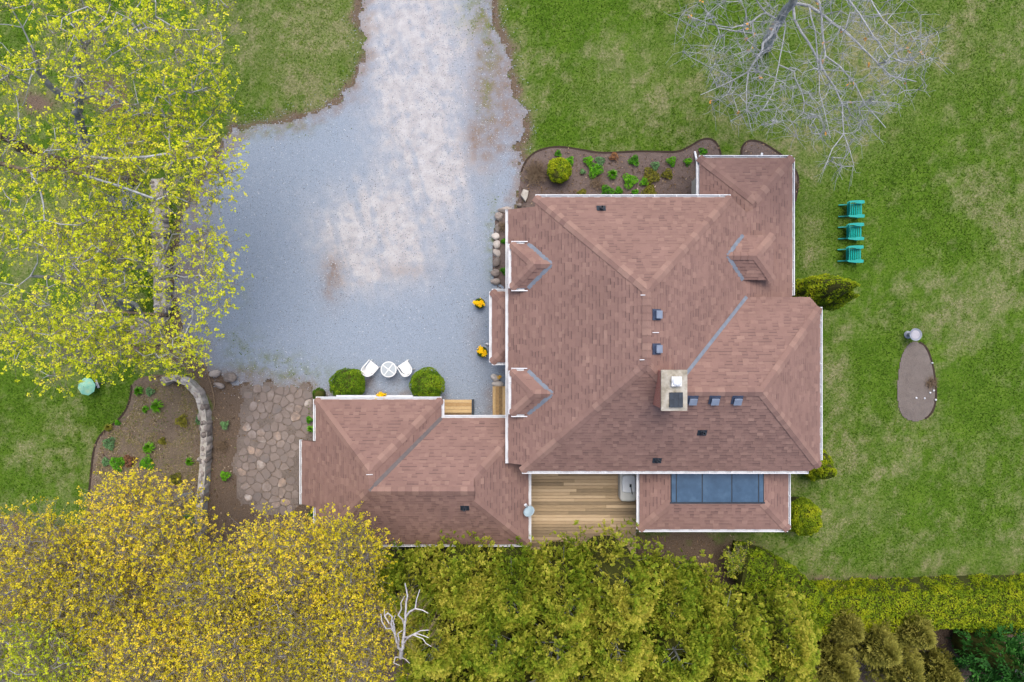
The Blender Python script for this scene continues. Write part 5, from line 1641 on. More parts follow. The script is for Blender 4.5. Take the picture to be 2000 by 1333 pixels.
blossom_tree("maple_tree", "widest flowering maple above the aqua parasol, branches reaching over the straight wall", "tree", b,
    P3((235, 590, 1.6), (210, 575, 3.2), (190, 565, 4.6)), [(.45, (110, 560, 160, 140, 6.5, 9.5, 1.0)), (.4, (120, 672, 140, 70, 6, 8.5, 1.0)), (.28, (380, 540, 85, 100, 5.5, 7.5, 1.0)), (.2, (335, 680, 70, 45, 5, 7, 1.0)), (.3, (235, 500, 100, 80, 6, 8.5, 1.0)), (.2, (240, 670, 90, 55, 5, 7.5, 1.0))], 220, 'bark', 'maple', 103, per=7, trunk_r=.27,
    limbs=[(P3((190, 565, 4.6), (230, 530, 5.4), (280, 520, 5.9), (312, 545, 6.2), (345, 538, 6.4)), .11, .05), (P3((210, 575, 3.2), (265, 595, 4.6), (280, 620, 5.2), (315, 645, 5.6), (330, 690, 6)), .11, .05), (P3((190, 565, 4.6), (165, 640, 6), (150, 690, 6.8)), .12, .05), (P3((190, 565, 4.6), (120, 545, 6), (60, 540, 7)), .12, .05)])
# bare sapling beside the wall
b = W(262, 492)
blossom_tree("bare_sapling", "slender bare grey sapling left of the straight stone wall", "tree", b, P3((250, 455, 1.2), (246, 425, 2.2), (240, 395, 3.2)), [(1, (250, 415, 45, 60, 1.5, 3.6, .6))], 60, 'bark_pale', 'maple', 104, per=6, bare=True, trunk_r=.06, spread=.22, twig=.006, tipr=.008, minz=.5)
# hanging twig at the top edge, belongs to a tree beyond the frame
b = W(430, -70)
blossom_tree("maple_tree", "maple beyond the top edge with one sparse twig hanging into view", "tree", b, P3((430, -80, 3), (432, -60, 6)), [(1, (440, -25, 28, 62, 5.5, 7, .6))], 26, 'bark', 'maple', 105, per=6, trunk_r=.14, spread=.2, tint=(.45, .2), q=4, size=.03)

# ------------------------------------------------------------------ golden trees along the lower left
GT = [("golden leaved tree at the far left edge, above the corner", (60, 1090), (125, 120), 320), ("golden leaved tree reaching highest over the rockery bed", (275, 1010), (125, 105), 360),
      ("golden leaved tree between the rockery tree and the left edge tree", (165, 1150), (125, 105), 340), ("golden leaved tree at the lower end of the curved wall", (410, 1125), (110, 95), 320),
      ("golden leaved tree touching the lower left garage corner", (560, 1075), (110, 90), 320), ("golden leaved tree overhanging the garage roof edge", (672, 1075), (72, 85), 240),
      ("golden leaved tree at the lower left corner of the picture", (70, 1270), (130, 110), 320), ("golden leaved tree on the bottom edge, second from the left corner", (260, 1260), (130, 115), 340),
      ("golden leaved tree on the bottom edge, third from the left corner", (430, 1260), (120, 110), 360), ("brightest golden tree low in the middle of the left thicket", (560, 1230), (115, 115), 380),
      ("golden leaved tree on the bottom edge left of the white birch", (680, 1230), (90, 130), 320)]
for i, (lab, (cx, cy), (rx, ry), na) in enumerate(GT):
    k = 23.5 / 30
    b = W(CX + (cx - CX) * .86, CY + (cy - CY) * .86)
    green = (.16 if i in (6,) else 0)
    blossom_tree("golden_tree", lab, "tree", b, [np.array([b[0] * 1.02, b[1] * 1.02, 2.0]), np.array([b[0] * 1.04, b[1] * 1.04, 3.6])],
        [(1, (cx, cy + 22, rx * .92, ry * .86, 5.0, 7.4, .9))], int(na * .85), 'bark' if i % 3 else 'bark_brown', 'maple' if i in (6,) else 'gold', 200 + i, per=7, trunk_r=.14, spread=.4, q=8, R=.036, size=.030, tint=(.52 + .22 * math.sin(i * 1.9), .24), twig=.006, group="golden trees along the lower left", bf=.35, tipr=.009)

# ------------------------------------------------------------------ bare tree at the top right
t = Tree(77)
b = W(1497, 92)
root = empty("bare_tree", (b[0], b[1], 0), "large leafless grey tree leaning in from the top edge above the house", "tree")
t.limb([np.array([b[0], b[1], -.1])] + P3((1508, 68, 1.6), (1522, 42, 3.2), (1548, 6, 5.0), (1562, -20, 6.2), (1575, -60, 7.6)), -1, .25, .11)
L = [
 (P3((1548, 6, 5.0), (1580, 12, 5.5), (1605, 28, 6.0), (1650, 62, 6.4), (1690, 100, 6.7), (1738, 148, 6.9), (1790, 160, 7.2)), .13, .03),
 (P3((1562, -20, 6.2), (1600, 5, 6.6), (1606, 60, 7.0), (1612, 110, 7.1), (1640, 130, 7.2), (1670, 165, 7.3), (1690, 205, 7.4), (1730, 250, 7.4)), .1, .025),
 (P3((1548, 6, 5.0), (1552, 40, 5.4), (1580, 85, 5.9), (1602, 125, 6.3), (1630, 170, 6.6), (1645, 205, 6.8), (1648, 262, 6.9), (1625, 292, 6.9), (1610, 330, 6.8)), .12, .022),
 (P3((1648, 262, 6.9), (1660, 295, 6.9), (1668, 325, 6.9)), .03, .015), (P3((1645, 200, 6.8), (1690, 198, 7.0), (1740, 200, 7.2)), .04, .018),
 (P3((1580, 12, 5.5), (1592, 60, 6.2), (1596, 120, 6.7), (1600, 180, 7.0), (1612, 225, 7.0), (1622, 270, 7.0)), .07, .02),
 (P3((1522, 42, 3.2), (1505, 72, 4.4), (1490, 85, 5.0), (1478, 115, 5.5), (1462, 140, 5.9), (1458, 170, 6.2), (1458, 215, 6.4), (1468, 255, 6.5)), .16, .02),
 (P3((1462, 140, 5.9), (1432, 157, 6.3), (1400, 172, 6.6), (1368, 186, 6.8)), .06, .018), (P3((1462, 140, 5.9), (1486, 142, 6.2), (1512, 152, 6.4)), .035, .02),
 (P3((1530, 40, 4), (1534, 45, 4.4), (1528, 90, 5.2), (1516, 150, 5.9), (1508, 185, 6.2), (1490, 215, 6.4)), .07, .02),
 (P3((1522, 42, 3.2), (1495, 25, 4.6), (1470, 42, 5.4), (1430, 55, 6.0), (1390, 48, 6.5), (1345, 32, 7.0)), .09, .025), (P3((1495, 25, 4.6), (1480, 5, 5.4), (1470, -20, 6)), .07, .04),
 (P3((1470, 65, 5.4), (1440, 62, 6), (1402, 55, 6.4), (1385, 30, 6.8), (1372, 5, 7.2)), .05, .02),
 (P3((1575, -60, 7.6), (1650, -10, 8.0), (1680, 30, 8.2), (1705, 70, 8.3), (1735, 110, 8.3), (1770, 125, 8.4)), .09, .025), (P3((1575, -60, 7.6), (1690, -20, 8.4), (1725, 40, 8.5), (1760, 70, 8.6), (1790, 60, 8.8)), .08, .022),
 (P3((1660, 25, 6.6), (1650, 60, 6.9), (1640, 92, 7.1)), .03, .015),
]
for pts, a, c in L: t.limb(pts, t.near(pts[0]), a * .46, c * .55)
r = np.random.default_rng(88)
att = np.concatenate([in_ellipse(r, 200, 1590, 130, 200, 140, 5, 8.4, .8), in_ellipse(r, 90, 1430, 60, 110, 90, 5, 8, .8), in_ellipse(r, 90, 1720, 100, 120, 110, 6, 8.8, .8), in_ellipse(r, 50, 1490, 190, 110, 70, 5, 7, .8), in_ellipse(r, 45, 1640, 260, 90, 70, 5.5, 7, .8), in_ellipse(r, 60, 1600, -40, 230, 60, 6, 9.5, .8)])
tips = t.grow(att, bf=.12, minz=4.0, wob=.07)
v, f = t.mesh(tipr=.009, ex=.34, maxr=.28)
mobj("trunk", v, f, M['bark_pale'], root)
TP = np.array([t.P[i] for i in tips]); src = np.repeat(TP, 5, axis=0); c = src + r.normal(0, .34, (len(src), 3)); k = len(c); mid = (src + c) / 2 + r.normal(0, .05, c.shape)
v, f = join([segments(src, mid, np.full(k, .0065), np.full(k, .005), 3), segments(mid, c, np.full(k, .005), np.full(k, .0035), 3)])
mobj("twigs", v, f, M['bark_pale'], root)
sel = r.choice(len(TP), 26, replace=False)
cc = np.repeat(TP[sel], 3, axis=0) + r.normal(0, .05, (78, 3))
M['deadleaf'] = pmat("dead_leaf", [(0, (190, 130, 50)), (1, (226, 170, 84))], 8, rough=.8)
v, f = quads(cc, unit(r.normal(0, 1, (78, 3)) + [0, 0, 1]), .06, .7, r); mobj("dead_leaves", v, f, M['deadleaf'], root)

# ------------------------------------------------------------------ white dead birch among the trees below
t = Tree(5)
b = W(779, 1205)
root = empty("birch_tree", (b[0], b[1], 0), "bare white birch with curving limbs between golden trees and cedars", "tree")
t.limb([np.array([b[0], b[1], -.1])] + P3((780, 1262, 4.2), (783, 1284, 6.2), (784, 1270, 6.9)), -1, .12, .07)
for pts, a, c in [(P3((784, 1270, 6.9), (787, 1265, 7.0), (790, 1232, 7.5), (792, 1210, 7.8), (793, 1190, 8.1), (796, 1165, 8.4), (791, 1140, 8.7)), .075, .028),
                  (P3((792, 1205, 7.9), (800, 1195, 8.1), (811, 1189, 8.3), (825, 1192, 8.4), (836, 1198, 8.5)), .05, .02), (P3((811, 1189, 8.3), (814, 1170, 8.5), (820, 1152, 8.6)), .035, .016),
                  (P3((784, 1270, 6.9), (778, 1265, 7.1), (773, 1245, 7.5), (770, 1235, 7.7), (764, 1220, 8.0), (766, 1205, 8.2), (758, 1198, 8.4), (751, 1203, 8.5), (760, 1218, 8.4)), .065, .025),
                  (P3((764, 1228, 7.8), (754, 1228, 8.1), (746, 1215, 8.3), (744, 1200, 8.4)), .035, .018), (P3((751, 1203, 8.5), (751, 1190, 8.6)), .025, .014),
                  (P3((778, 1265, 7.1), (779, 1250, 7.4), (777, 1238, 7.6), (785, 1232, 7.7)), .045, .025), (P3((770, 1235, 7.7), (768, 1215, 8.1), (772, 1202, 8.3)), .035, .016), (P3((773, 1240, 7.7), (770, 1220, 8.2), (765, 1210, 8.3)), .03, .015),
                  (P3((790, 1222, 7.6), (786, 1210, 7.9), (778, 1202, 8.1), (784, 1190, 8.3), (783, 1178, 8.5), (790, 1165, 8.6)), .045, .016), (P3((787, 1245, 7.3), (796, 1245, 7.6), (806, 1240, 7.8), (822, 1232, 8.0), (838, 1231, 8.1)), .05, .02),
                  (P3((790, 1255, 7.2), (800, 1244, 7.7), (815, 1238, 7.9), (830, 1243, 8.0), (837, 1246, 8.0)), .04, .018), (P3((806, 1240, 7.8), (826, 1248, 8.0), (832, 1257, 8.0), (842, 1263, 8.0)), .03, .015),
                  (P3((783, 1284, 6.2), (772, 1284, 6.4), (769, 1295, 6.5), (780, 1300, 6.5)), .035, .016), (P3((783, 1284, 6.2), (792, 1288, 6.4), (800, 1296, 6.5)), .035, .016)]:
    t.limb(pts, t.near(pts[0]), a * .72, c * .7, step=.25)
v, f = t.mesh(tipr=.009, ex=.3, n=6, maxr=.15); mobj("trunk", v, f, M['birch'], root)
r = np.random.default_rng(6); tips = in_ellipse(r, 260, 800, 1210, 75, 80, 6.5, 8.4, .7)
nb = np.array([t.P[t.near(p)] for p in tips]); kx = len(tips)
v, f = segments(nb, nb + (tips - nb) * .7, np.full(kx, .006), np.full(kx, .003), 3); mobj("twigs", v, f, M['drytwig'], root)

# ------------------------------------------------------------------ cedars, hedge and shrubs
def fans(o, ax, length, r, nf=5, ns=3, spread=.75, width=.045, t0=.35, t1=.75):
    """flat fans of scale leaves: o origins, ax directions"""
    n = len(o); ax = unit(ax); side = unit(np.cross(ax, r.normal(0, 1, (n, 3))))
    V = []; Tn = []
    ln = np.broadcast_to(np.asarray(length, float), (n,))
    base_t = r.normal(0, .1, n)
    for j in range(nf):
        a = (j / (nf - 1) - .5) * 2 * spread
        d = ax * math.cos(a) + side * math.sin(a)
        d = unit(d + r.normal(0, .12, (n, 3)))
        nr = unit(np.cross(d, unit(np.cross(ax, side)) + r.normal(0, .3, (n, 3))))
        for k in range(ns):
            s0 = (k * .8) / ns; s1 = (k + 1.0) / ns
            c0 = o + d * (ln * s0)[:, None]; c1 = o + d * (ln * s1)[:, None]; cm = (c0 + c1) / 2
            w = width * (1.2 - .3 * k) * r.uniform(.7, 1.3, n)[:, None]
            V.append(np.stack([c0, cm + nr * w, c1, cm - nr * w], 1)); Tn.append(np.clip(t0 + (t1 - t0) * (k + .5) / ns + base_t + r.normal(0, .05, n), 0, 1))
    V = np.stack(V, 1).reshape(-1, 3); Tn = np.stack(Tn, 1).reshape(-1)
    return V, np.arange(len(V)).reshape(-1, 4), Tn

def cedar(px, py, ztop, rad, label, seed, name="cedar_tree", mat='cedar', n=620, t=(.3, .8), length=.36, low=.25, group=None, power=.75, tilt=.5, clump=True, width=.045, nf=5, ns=3, corek=1.0):
    r = np.random.default_rng(seed)
    c = W(px, py, ztop * .72); base = np.array([c[0], c[1], 0])
    root = empty(name, tuple(base), label, "tree", group)
    h = ztop * (low + (1 - low) * r.random(n) ** .75)
    prof = np.clip((ztop - h) / (ztop * (1 - low)), 0, 1) ** power
    a = r.random(n) * 6.28318
    if clump:   # gather sprays into boughs
        nb = 150; ba = r.random(nb) * 6.28; bh = ztop * (low + (1 - low) * r.random(nb) ** .7); k = r.integers(0, nb, n)
        a = ba[k] + r.normal(0, .2, n); h = np.clip(bh[k] + r.normal(0, .2, n), .3, ztop); prof = np.clip((ztop - h) / (ztop * (1 - low)), 0, 1) ** power * (1 + .22 * np.sin(k * 2.3))
    rr = rad * prof * r.uniform(.6, 1.06, n)
    o = base + np.stack([np.cos(a) * rr, np.sin(a) * rr, h], 1)
    ax = np.stack([np.cos(a), np.sin(a), np.full(n, tilt) + .8 * (1 - prof)], 1) + r.normal(0, .45, (n, 3))
    v, f, tn = fans(o, ax, length * r.uniform(.7, 1.3, n), r, nf=nf, ns=ns, t0=t[0], t1=t[1], width=width)
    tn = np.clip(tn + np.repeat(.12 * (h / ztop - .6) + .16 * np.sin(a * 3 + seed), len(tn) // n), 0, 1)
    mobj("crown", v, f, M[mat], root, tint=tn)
    m = MB(); m.tube([base, base + [0, 0, ztop * .5], base + [0, 0, ztop * .93]], [.13, .08, .02], 8)
    # inner boughs
    k = 40; sel = r.choice(n, k, replace=False); p1 = o[sel]; p0 = base + np.stack([np.zeros(k), np.zeros(k), np.maximum(.3, h[sel] - .5)], 1)
    v2, f2 = segments(p0, p1, np.full(k, .016), np.full(k, .006), 4)
    m.add(v2, [tuple(q) for q in f2]); m.build("trunk", M['bark'], root)
    # dead inner twigs make the crown opaque
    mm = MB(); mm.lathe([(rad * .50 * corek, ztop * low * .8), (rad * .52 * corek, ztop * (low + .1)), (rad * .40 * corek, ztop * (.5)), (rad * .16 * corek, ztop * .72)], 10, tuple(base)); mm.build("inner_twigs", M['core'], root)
    return root
CT = [(795, 1120, 6.2, 1.55, "yellow green cedar beside the birch, under the garage eave, leftmost"), (905, 1110, 6.4, 1.6, "yellow green cedar under the garage eave, second from the birch"),
      (1000, 1125, 6.6, 1.65, "yellow green cedar at the lower left deck corner"), (1105, 1130, 6.8, 1.7, "yellow green cedar centred below the deck"),
      (1205, 1125, 7.2, 1.8, "tall cedar overlapping the lower right deck corner"), (1305, 1140, 5.6, 1.5, "yellow green cedar below the left sunroom corner"),
      (1375, 1170, 5.4, 1.4, "cedar between the sunroom cedar and the clipped hedge bend"), (855, 1225, 7.6, 1.85, "cedar of the middle row nearest the birch"), (970, 1225, 7.8, 1.9, "cedar of the middle row, second from the birch"),
      (1085, 1230, 7.8, 1.9, "cedar of the middle row, third from the birch"), (1200, 1235, 7.8, 1.9, "cedar of the middle row, fourth from the birch"), (1315, 1250, 7.4, 1.85, "cedar of the middle row, fifth from the birch"),
      (1430, 1245, 6.8, 1.75, "cedar of the middle row, sixth from the birch"), (1530, 1240, 5.8, 1.6, "cedar of the middle row, rightmost, beside the brown thicket"), (870, 1335, 7.8, 1.9, "cedar on the bottom edge nearest the birch"),
      (1000, 1335, 8.0, 1.95, "cedar on the bottom edge, second from the birch"), (1130, 1335, 8.0, 1.95, "cedar on the bottom edge, third from the birch"), (1260, 1340, 7.6, 1.9, "cedar on the bottom edge, fourth from the birch"),
      (1390, 1335, 7.4, 1.9, "cedar on the bottom edge, fifth from the birch"), (1515, 1325, 6.6, 1.75, "cedar on the bottom edge, sixth from the birch")]
for i, (px, py, zt, rad, lab) in enumerate(CT):
    warm = .09 * math.sin(i * 2.1) - .03
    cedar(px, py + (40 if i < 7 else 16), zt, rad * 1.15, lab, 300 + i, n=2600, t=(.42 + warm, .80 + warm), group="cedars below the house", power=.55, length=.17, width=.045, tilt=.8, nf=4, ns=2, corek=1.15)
cedar(1985, 1310, 4.2, 1.7, "dark green spruce in the lower right corner", 360, "spruce_tree", 'spruce', n=700, t=(.2, .75), length=.34, low=.1, tilt=.1)
cedar(1945, 1290, 2.2, .9, "small dark green spruce left of the corner spruce", 361, "spruce_tree", 'spruce', n=260, t=(.1, .6), length=.28, low=.1, tilt=.1)
for i, (px, py, zt, rad, lab) in enumerate([(1655, 1225, 3.0, 1.15, "brown green loose conifer left in the sparse thicket"), (1720, 1265, 3.4, 1.3, "brown green loose conifer in the middle of the sparse thicket"), (1640, 1310, 3.2, 1.2, "brown green loose conifer at the bottom left of the sparse thicket"), (1790, 1235, 3.0, 1.15, "brown green loose conifer against the back of the hedge"), (1770, 1320, 3.4, 1.3, "brown green loose conifer at the bottom of the sparse thicket"), (1850, 1330, 2.6, 1.0, "small brown green conifer right of the sparse thicket")]):
    cedar(px, py, zt, rad, lab, 380 + i, "loose_conifer", 'drab', n=1300, t=(.4, .85), length=.22, low=.12, width=.035, tilt=.7, group="sparse conifer thicket")

def shell(name, label, cat, base, fn, n, mat, seed, size=.035, core=None, t=(.5, .16), jit=.45, group=None, inset=.08):
    """clipped shrub: leaves over a surface; fn(r, n) gives points and normals"""
    r = np.random.default_rng(seed)
    root = empty(name, (base[0], base[1], 0), label, cat, group)
    p, nr = fn(r, n)
    bump = (vnoise(p[:, 0] * 5 + p[:, 2] * 3, p[:, 1] * 5 - p[:, 2] * 2, seed % 17) - .5)
    low = vnoise(p[:, 0] * 1.9 + p[:, 2], p[:, 1] * 1.9 - p[:, 2] * .7, seed % 13) - .5
    p = p + nr * (bump * .12 + low * .16 - np.abs(r.normal(0, inset * .6, n)))[:, None]
    v, f = quads(p, unit(nr + r.normal(0, jit, (n, 3))), size * r.uniform(.7, 1.3, n), .55, r)
    tn = np.clip(t[0] + bump * .8 + low * .3 + r.normal(0, t[1], n), 0, 1)
    mobj("foliage", v, f, M[mat], root, tint=tn)
    if core is not None: core.build("inner_twigs", M['core'], root)
    return root
def ellipsoid(c, rx, ry, rz):
    c = np.asarray(c)
    def fn(r, n):
        d = unit(r.normal(0, 1, (n, 3))); d[:, 2] = np.abs(d[:, 2]) * 1.0 - .25 * (r.random(n) < .3) * np.abs(d[:, 2])
        p = c + d * np.array([rx, ry, rz]); return p, unit(d / np.array([rx, ry, rz]) + np.array([0, 0, .5]))
    m = MB(); m.lathe([(.78, -.9), (.86, -.3), (.84, .25), (.62, .62), (.3, .82)], 18); m.v = [(c[0] + x * rx, c[1] + y * ry, c[2] + z * rz) for x, y, z in m.v]
    return fn, m
def bush(px, py, rpx, hz, label, seed, mat='box', n=5200, t=(.5, .16), name="round_bush", squash=1.0, size=.034):
    c = W(px, py, hz * .55); rr = rpx * (CAM_H - hz * .55) / FOC
    fn, m = ellipsoid((c[0], c[1], hz * .5), rr, rr * squash, hz * .5)
    return shell(name, label, "bush", c, fn, n, mat, seed, core=m, t=t, size=size)
bush(679, 752, 35, 1.5, "clipped round green bush left of the patio chairs at the garage", 401, t=(.45, .17))
bush(833, 752, 33, 1.5, "clipped round green bush right of the patio chairs at the garage", 402, t=(.5, .13))
bush(623, 771, 13, .6, "low dark green shrub at the upper left garage corner", 403, t=(.25, .12), n=1100)
bush(1569, 1010, 31, 1.9, "clipped round yellow green bush at the right sunroom corner", 404, 'thuja', t=(.6, .16), squash=1.25, n=6500)
bush(1092, 334, 26, 1.2, "round yellow green bush in the upper planting bed", 405, 'thuja', t=(.75, .2), n=3000, size=.045)
def conical(px, py, hz, rad, label, seed, lean=(0, 0), n=7500, t=(.68, .18)):
    b = W(px, py)
    def fn(r, n_):
        u = r.random(n_) ** .62; a = r.random(n_) * 6.283; z = hz * (1 - u)
        prof = np.clip(u * 1.9, 0, 1) ** .72
        rr = rad * prof * (1 + .10 * np.sin(a * 4 + z * 2.5) + .06 * np.sin(a * 9))
        p = np.stack([b[0] + np.cos(a) * rr + lean[0] * z, b[1] + np.sin(a) * rr + lean[1] * z, z], 1)
        return p, unit(np.stack([np.cos(a), np.sin(a), np.full(n_, 1.1)], 1))
    m = MB(); m.lathe([(rad * .8, .02), (rad * .85, hz * .35), (rad * .6, hz * .7), (rad * .12, hz * .93)], 14); m.v = [(b[0] + x + lean[0] * z, b[1] + y + lean[1] * z, z) for x, y, z in m.v]
    return shell("conical_thuja", label, "tree", b, fn, n, 'thuja', seed, core=m, t=t, size=.04)
conical(1556, 576, 5.4, .6, "tall conical yellow green thuja beside the right roof valley, front one", 411)
conical(1570, 590, 4.8, .48, "conical thuja half hidden behind the tall one at the wing corner", 412, t=(.55, .18))
conical(1578, 905, 2.6, .55, "conical thuja at the lower right house corner, larger one", 413)
conical(1583, 888, 1.9, .42, "small conical thuja above the larger one at the lower right corner", 414, n=3500)

# clipped hedge along the lower right lawn edge
def hedge(pts, width, height, label, seed, n, t=(.55, .18), mat='thuja', flare=0):
    line = np.array([W(a, b_)[:2] for a, b_ in pts]); seg = np.diff(line, axis=0); L = np.hypot(seg[:, 0], seg[:, 1]); cum = np.concatenate([[0], np.cumsum(L)])
    dn = np.stack([-seg[:, 1], seg[:, 0]], 1) / L[:, None]
    def fn(r, n_):
        s_ = r.random(n_) * cum[-1]; i = np.clip(np.searchsorted(cum, s_) - 1, 0, len(seg) - 1)
        p = line[i] + seg[i] * ((s_ - cum[i]) / L[i])[:, None]; nn = dn[i]
        a = r.random(n_) * (width + 2 * height * .9) - height * .9
        x_ = np.clip(a, 0, width) - width / 2; z = np.where(a < 0, height + a, np.where(a > width, height - (a - width), height))
        ed = np.abs(x_) / (width / 2)
        z = z - .12 * ed ** 4 + (fbm(p[:, 0], p[:, 1], 1.2, 3, 5) - .5) * .3
        q = np.stack([p[:, 0] + nn[:, 0] * x_, p[:, 1] + nn[:, 1] * x_, z], 1)
        sgn = np.where(a < 0, -1, np.where(a > width, 1, 0))
        nr = np.stack([nn[:, 0] * (sgn + .3 * x_), nn[:, 1] * (sgn + .3 * x_), np.where(sgn == 0, 1, .3)], 1)
        return q, unit(nr)
    m = MB(); v = []; f = []; k = len(line)
    for i in range(k):
        d_ = dn[min(i, k - 2)]
        for (x_, z) in ((-.46, 0), (-.44, .86), (.44, .86), (.46, 0)): v.append((line[i][0] + d_[0] * x_ * width, line[i][1] + d_[1] * x_ * width, z * height))
    for i in range(k - 1):
        for j in range(4): f.append((i*4+j, i*4+(j+1) % 4, i*4+4+(j+1) % 4, i*4+4+j))
    f += [(0, 1, 2, 3), (k*4-1, k*4-2, k*4-3, k*4-4)]
    m.add(v, f)
    return shell("hedge", label, "hedge", (line[0][0], line[0][1]), fn, n, mat, seed, core=m, t=t, size=.04, inset=.12, jit=.5)
hedge([(1548, 1168), (1640, 1167), (1720, 1164), (1800, 1160), (1900, 1157), (2060, 1155)], 1.6, 2.0, "long clipped cedar hedge along the lower right lawn edge", 421, 44000, t=(.66, .16))
hedge([(1425, 1085), (1470, 1095), (1510, 1118), (1545, 1150), (1565, 1185)], 1.5, 2.2, "clipped curved green hedge bend beside the cedars", 422, 15000, t=(.36, .15))
hedge([(1840, 1180), (1900, 1185), (2060, 1190)], 1.2, 1.6, "looser lower hedge strip behind the long hedge at the right", 423, 11000, t=(.45, .2))

# young deciduous shrub below the sunroom
b = W(1445, 1108)
blossom_tree("young_shrub", "small leafy shrub with brown stems above the hedge bend", "shrub", b, P3((1445, 1105, .4), (1446, 1100, .9)), [(1, (1447, 1094, 24, 24, .8, 2.0, .8))], 40, 'bark_brown', 'cedar', 431, per=8, trunk_r=.04, spread=.16, q=6, R=.05, size=.035, tint=(.6, .15), twig=.006, tipr=.008, minz=.1)

# ------------------------------------------------------------------ flowers and bedding plants
def clump(px, py, rpx, h, label, seed, mat='plant', kind='leafy', name="bedding_plant", n=None, z0=.08, t=(.5, .2), cat="plant", group=None):
    r = np.random.default_rng(seed); c = W(px, py, h * .6); rad = rpx * CAM_H / FOC
    root = empty(name, (c[0], c[1], z0), label, cat, group)
    if kind == 'strap':
        k = n or 60; a = r.random(k) * 6.283; L_ = rad * r.uniform(.7, 1.15, k)
        d = np.stack([np.cos(a), np.sin(a), np.zeros(k)], 1); sd_ = np.stack([-np.sin(a), np.cos(a), np.zeros(k)], 1); w = .011
        o = np.array([c[0], c[1], z0]) + d * .02
        m1 = o + d * (L_ * .5)[:, None] + np.array([0, 0, 1]) * (h * r.uniform(.7, 1.1, k))[:, None]; m2 = o + d * L_[:, None] + np.array([0, 0, 1]) * (h * r.uniform(.3, .7, k))[:, None]
        V = np.concatenate([np.stack([o - sd_ * w, o + sd_ * w, m1 + sd_ * w * 1.6, m1 - sd_ * w * 1.6], 1), np.stack([m1 - sd_ * w * 1.6, m1 + sd_ * w * 1.6, m2 + sd_ * .003, m2 - sd_ * .003], 1)], 0)
        v = V.reshape(-1, 3); f = np.arange(len(v)).reshape(-1, 4); tn = np.clip(np.tile(r.normal(t[0], t[1], k), 2) + np.repeat([0, .15], k), 0, 1)
    else:
        k = n or int(160 + 900 * rad * rad * 6)
        a = r.random(k) * 6.283; q = np.sqrt(r.random(k)) * rad * (1 + .25 * np.sin(a * 3 + seed)); zz = z0 + h * np.sqrt(np.clip(1 - (q / rad / 1.3) ** 2, 0, 1)) * r.uniform(.6, 1.05, k)
        p = np.stack([c[0] + np.cos(a) * q, c[1] + np.sin(a) * q, zz], 1)
        lump = vnoise(p[:, 0] * 12, p[:, 1] * 12, seed % 11)
        p[:, 2] += (lump - .5) * h * .5
        v, f = quads(p, unit(r.normal(0, .6, (k, 3)) + [0, 0, 1]), .028 * r.uniform(.7, 1.4, k), .6, r); tn = np.clip(t[0] + (lump - .5) * .6 + r.normal(0, t[1] * .6, k), 0, 1)
    mobj("leaves", v, f, M[mat], root, tint=tn)
    return root
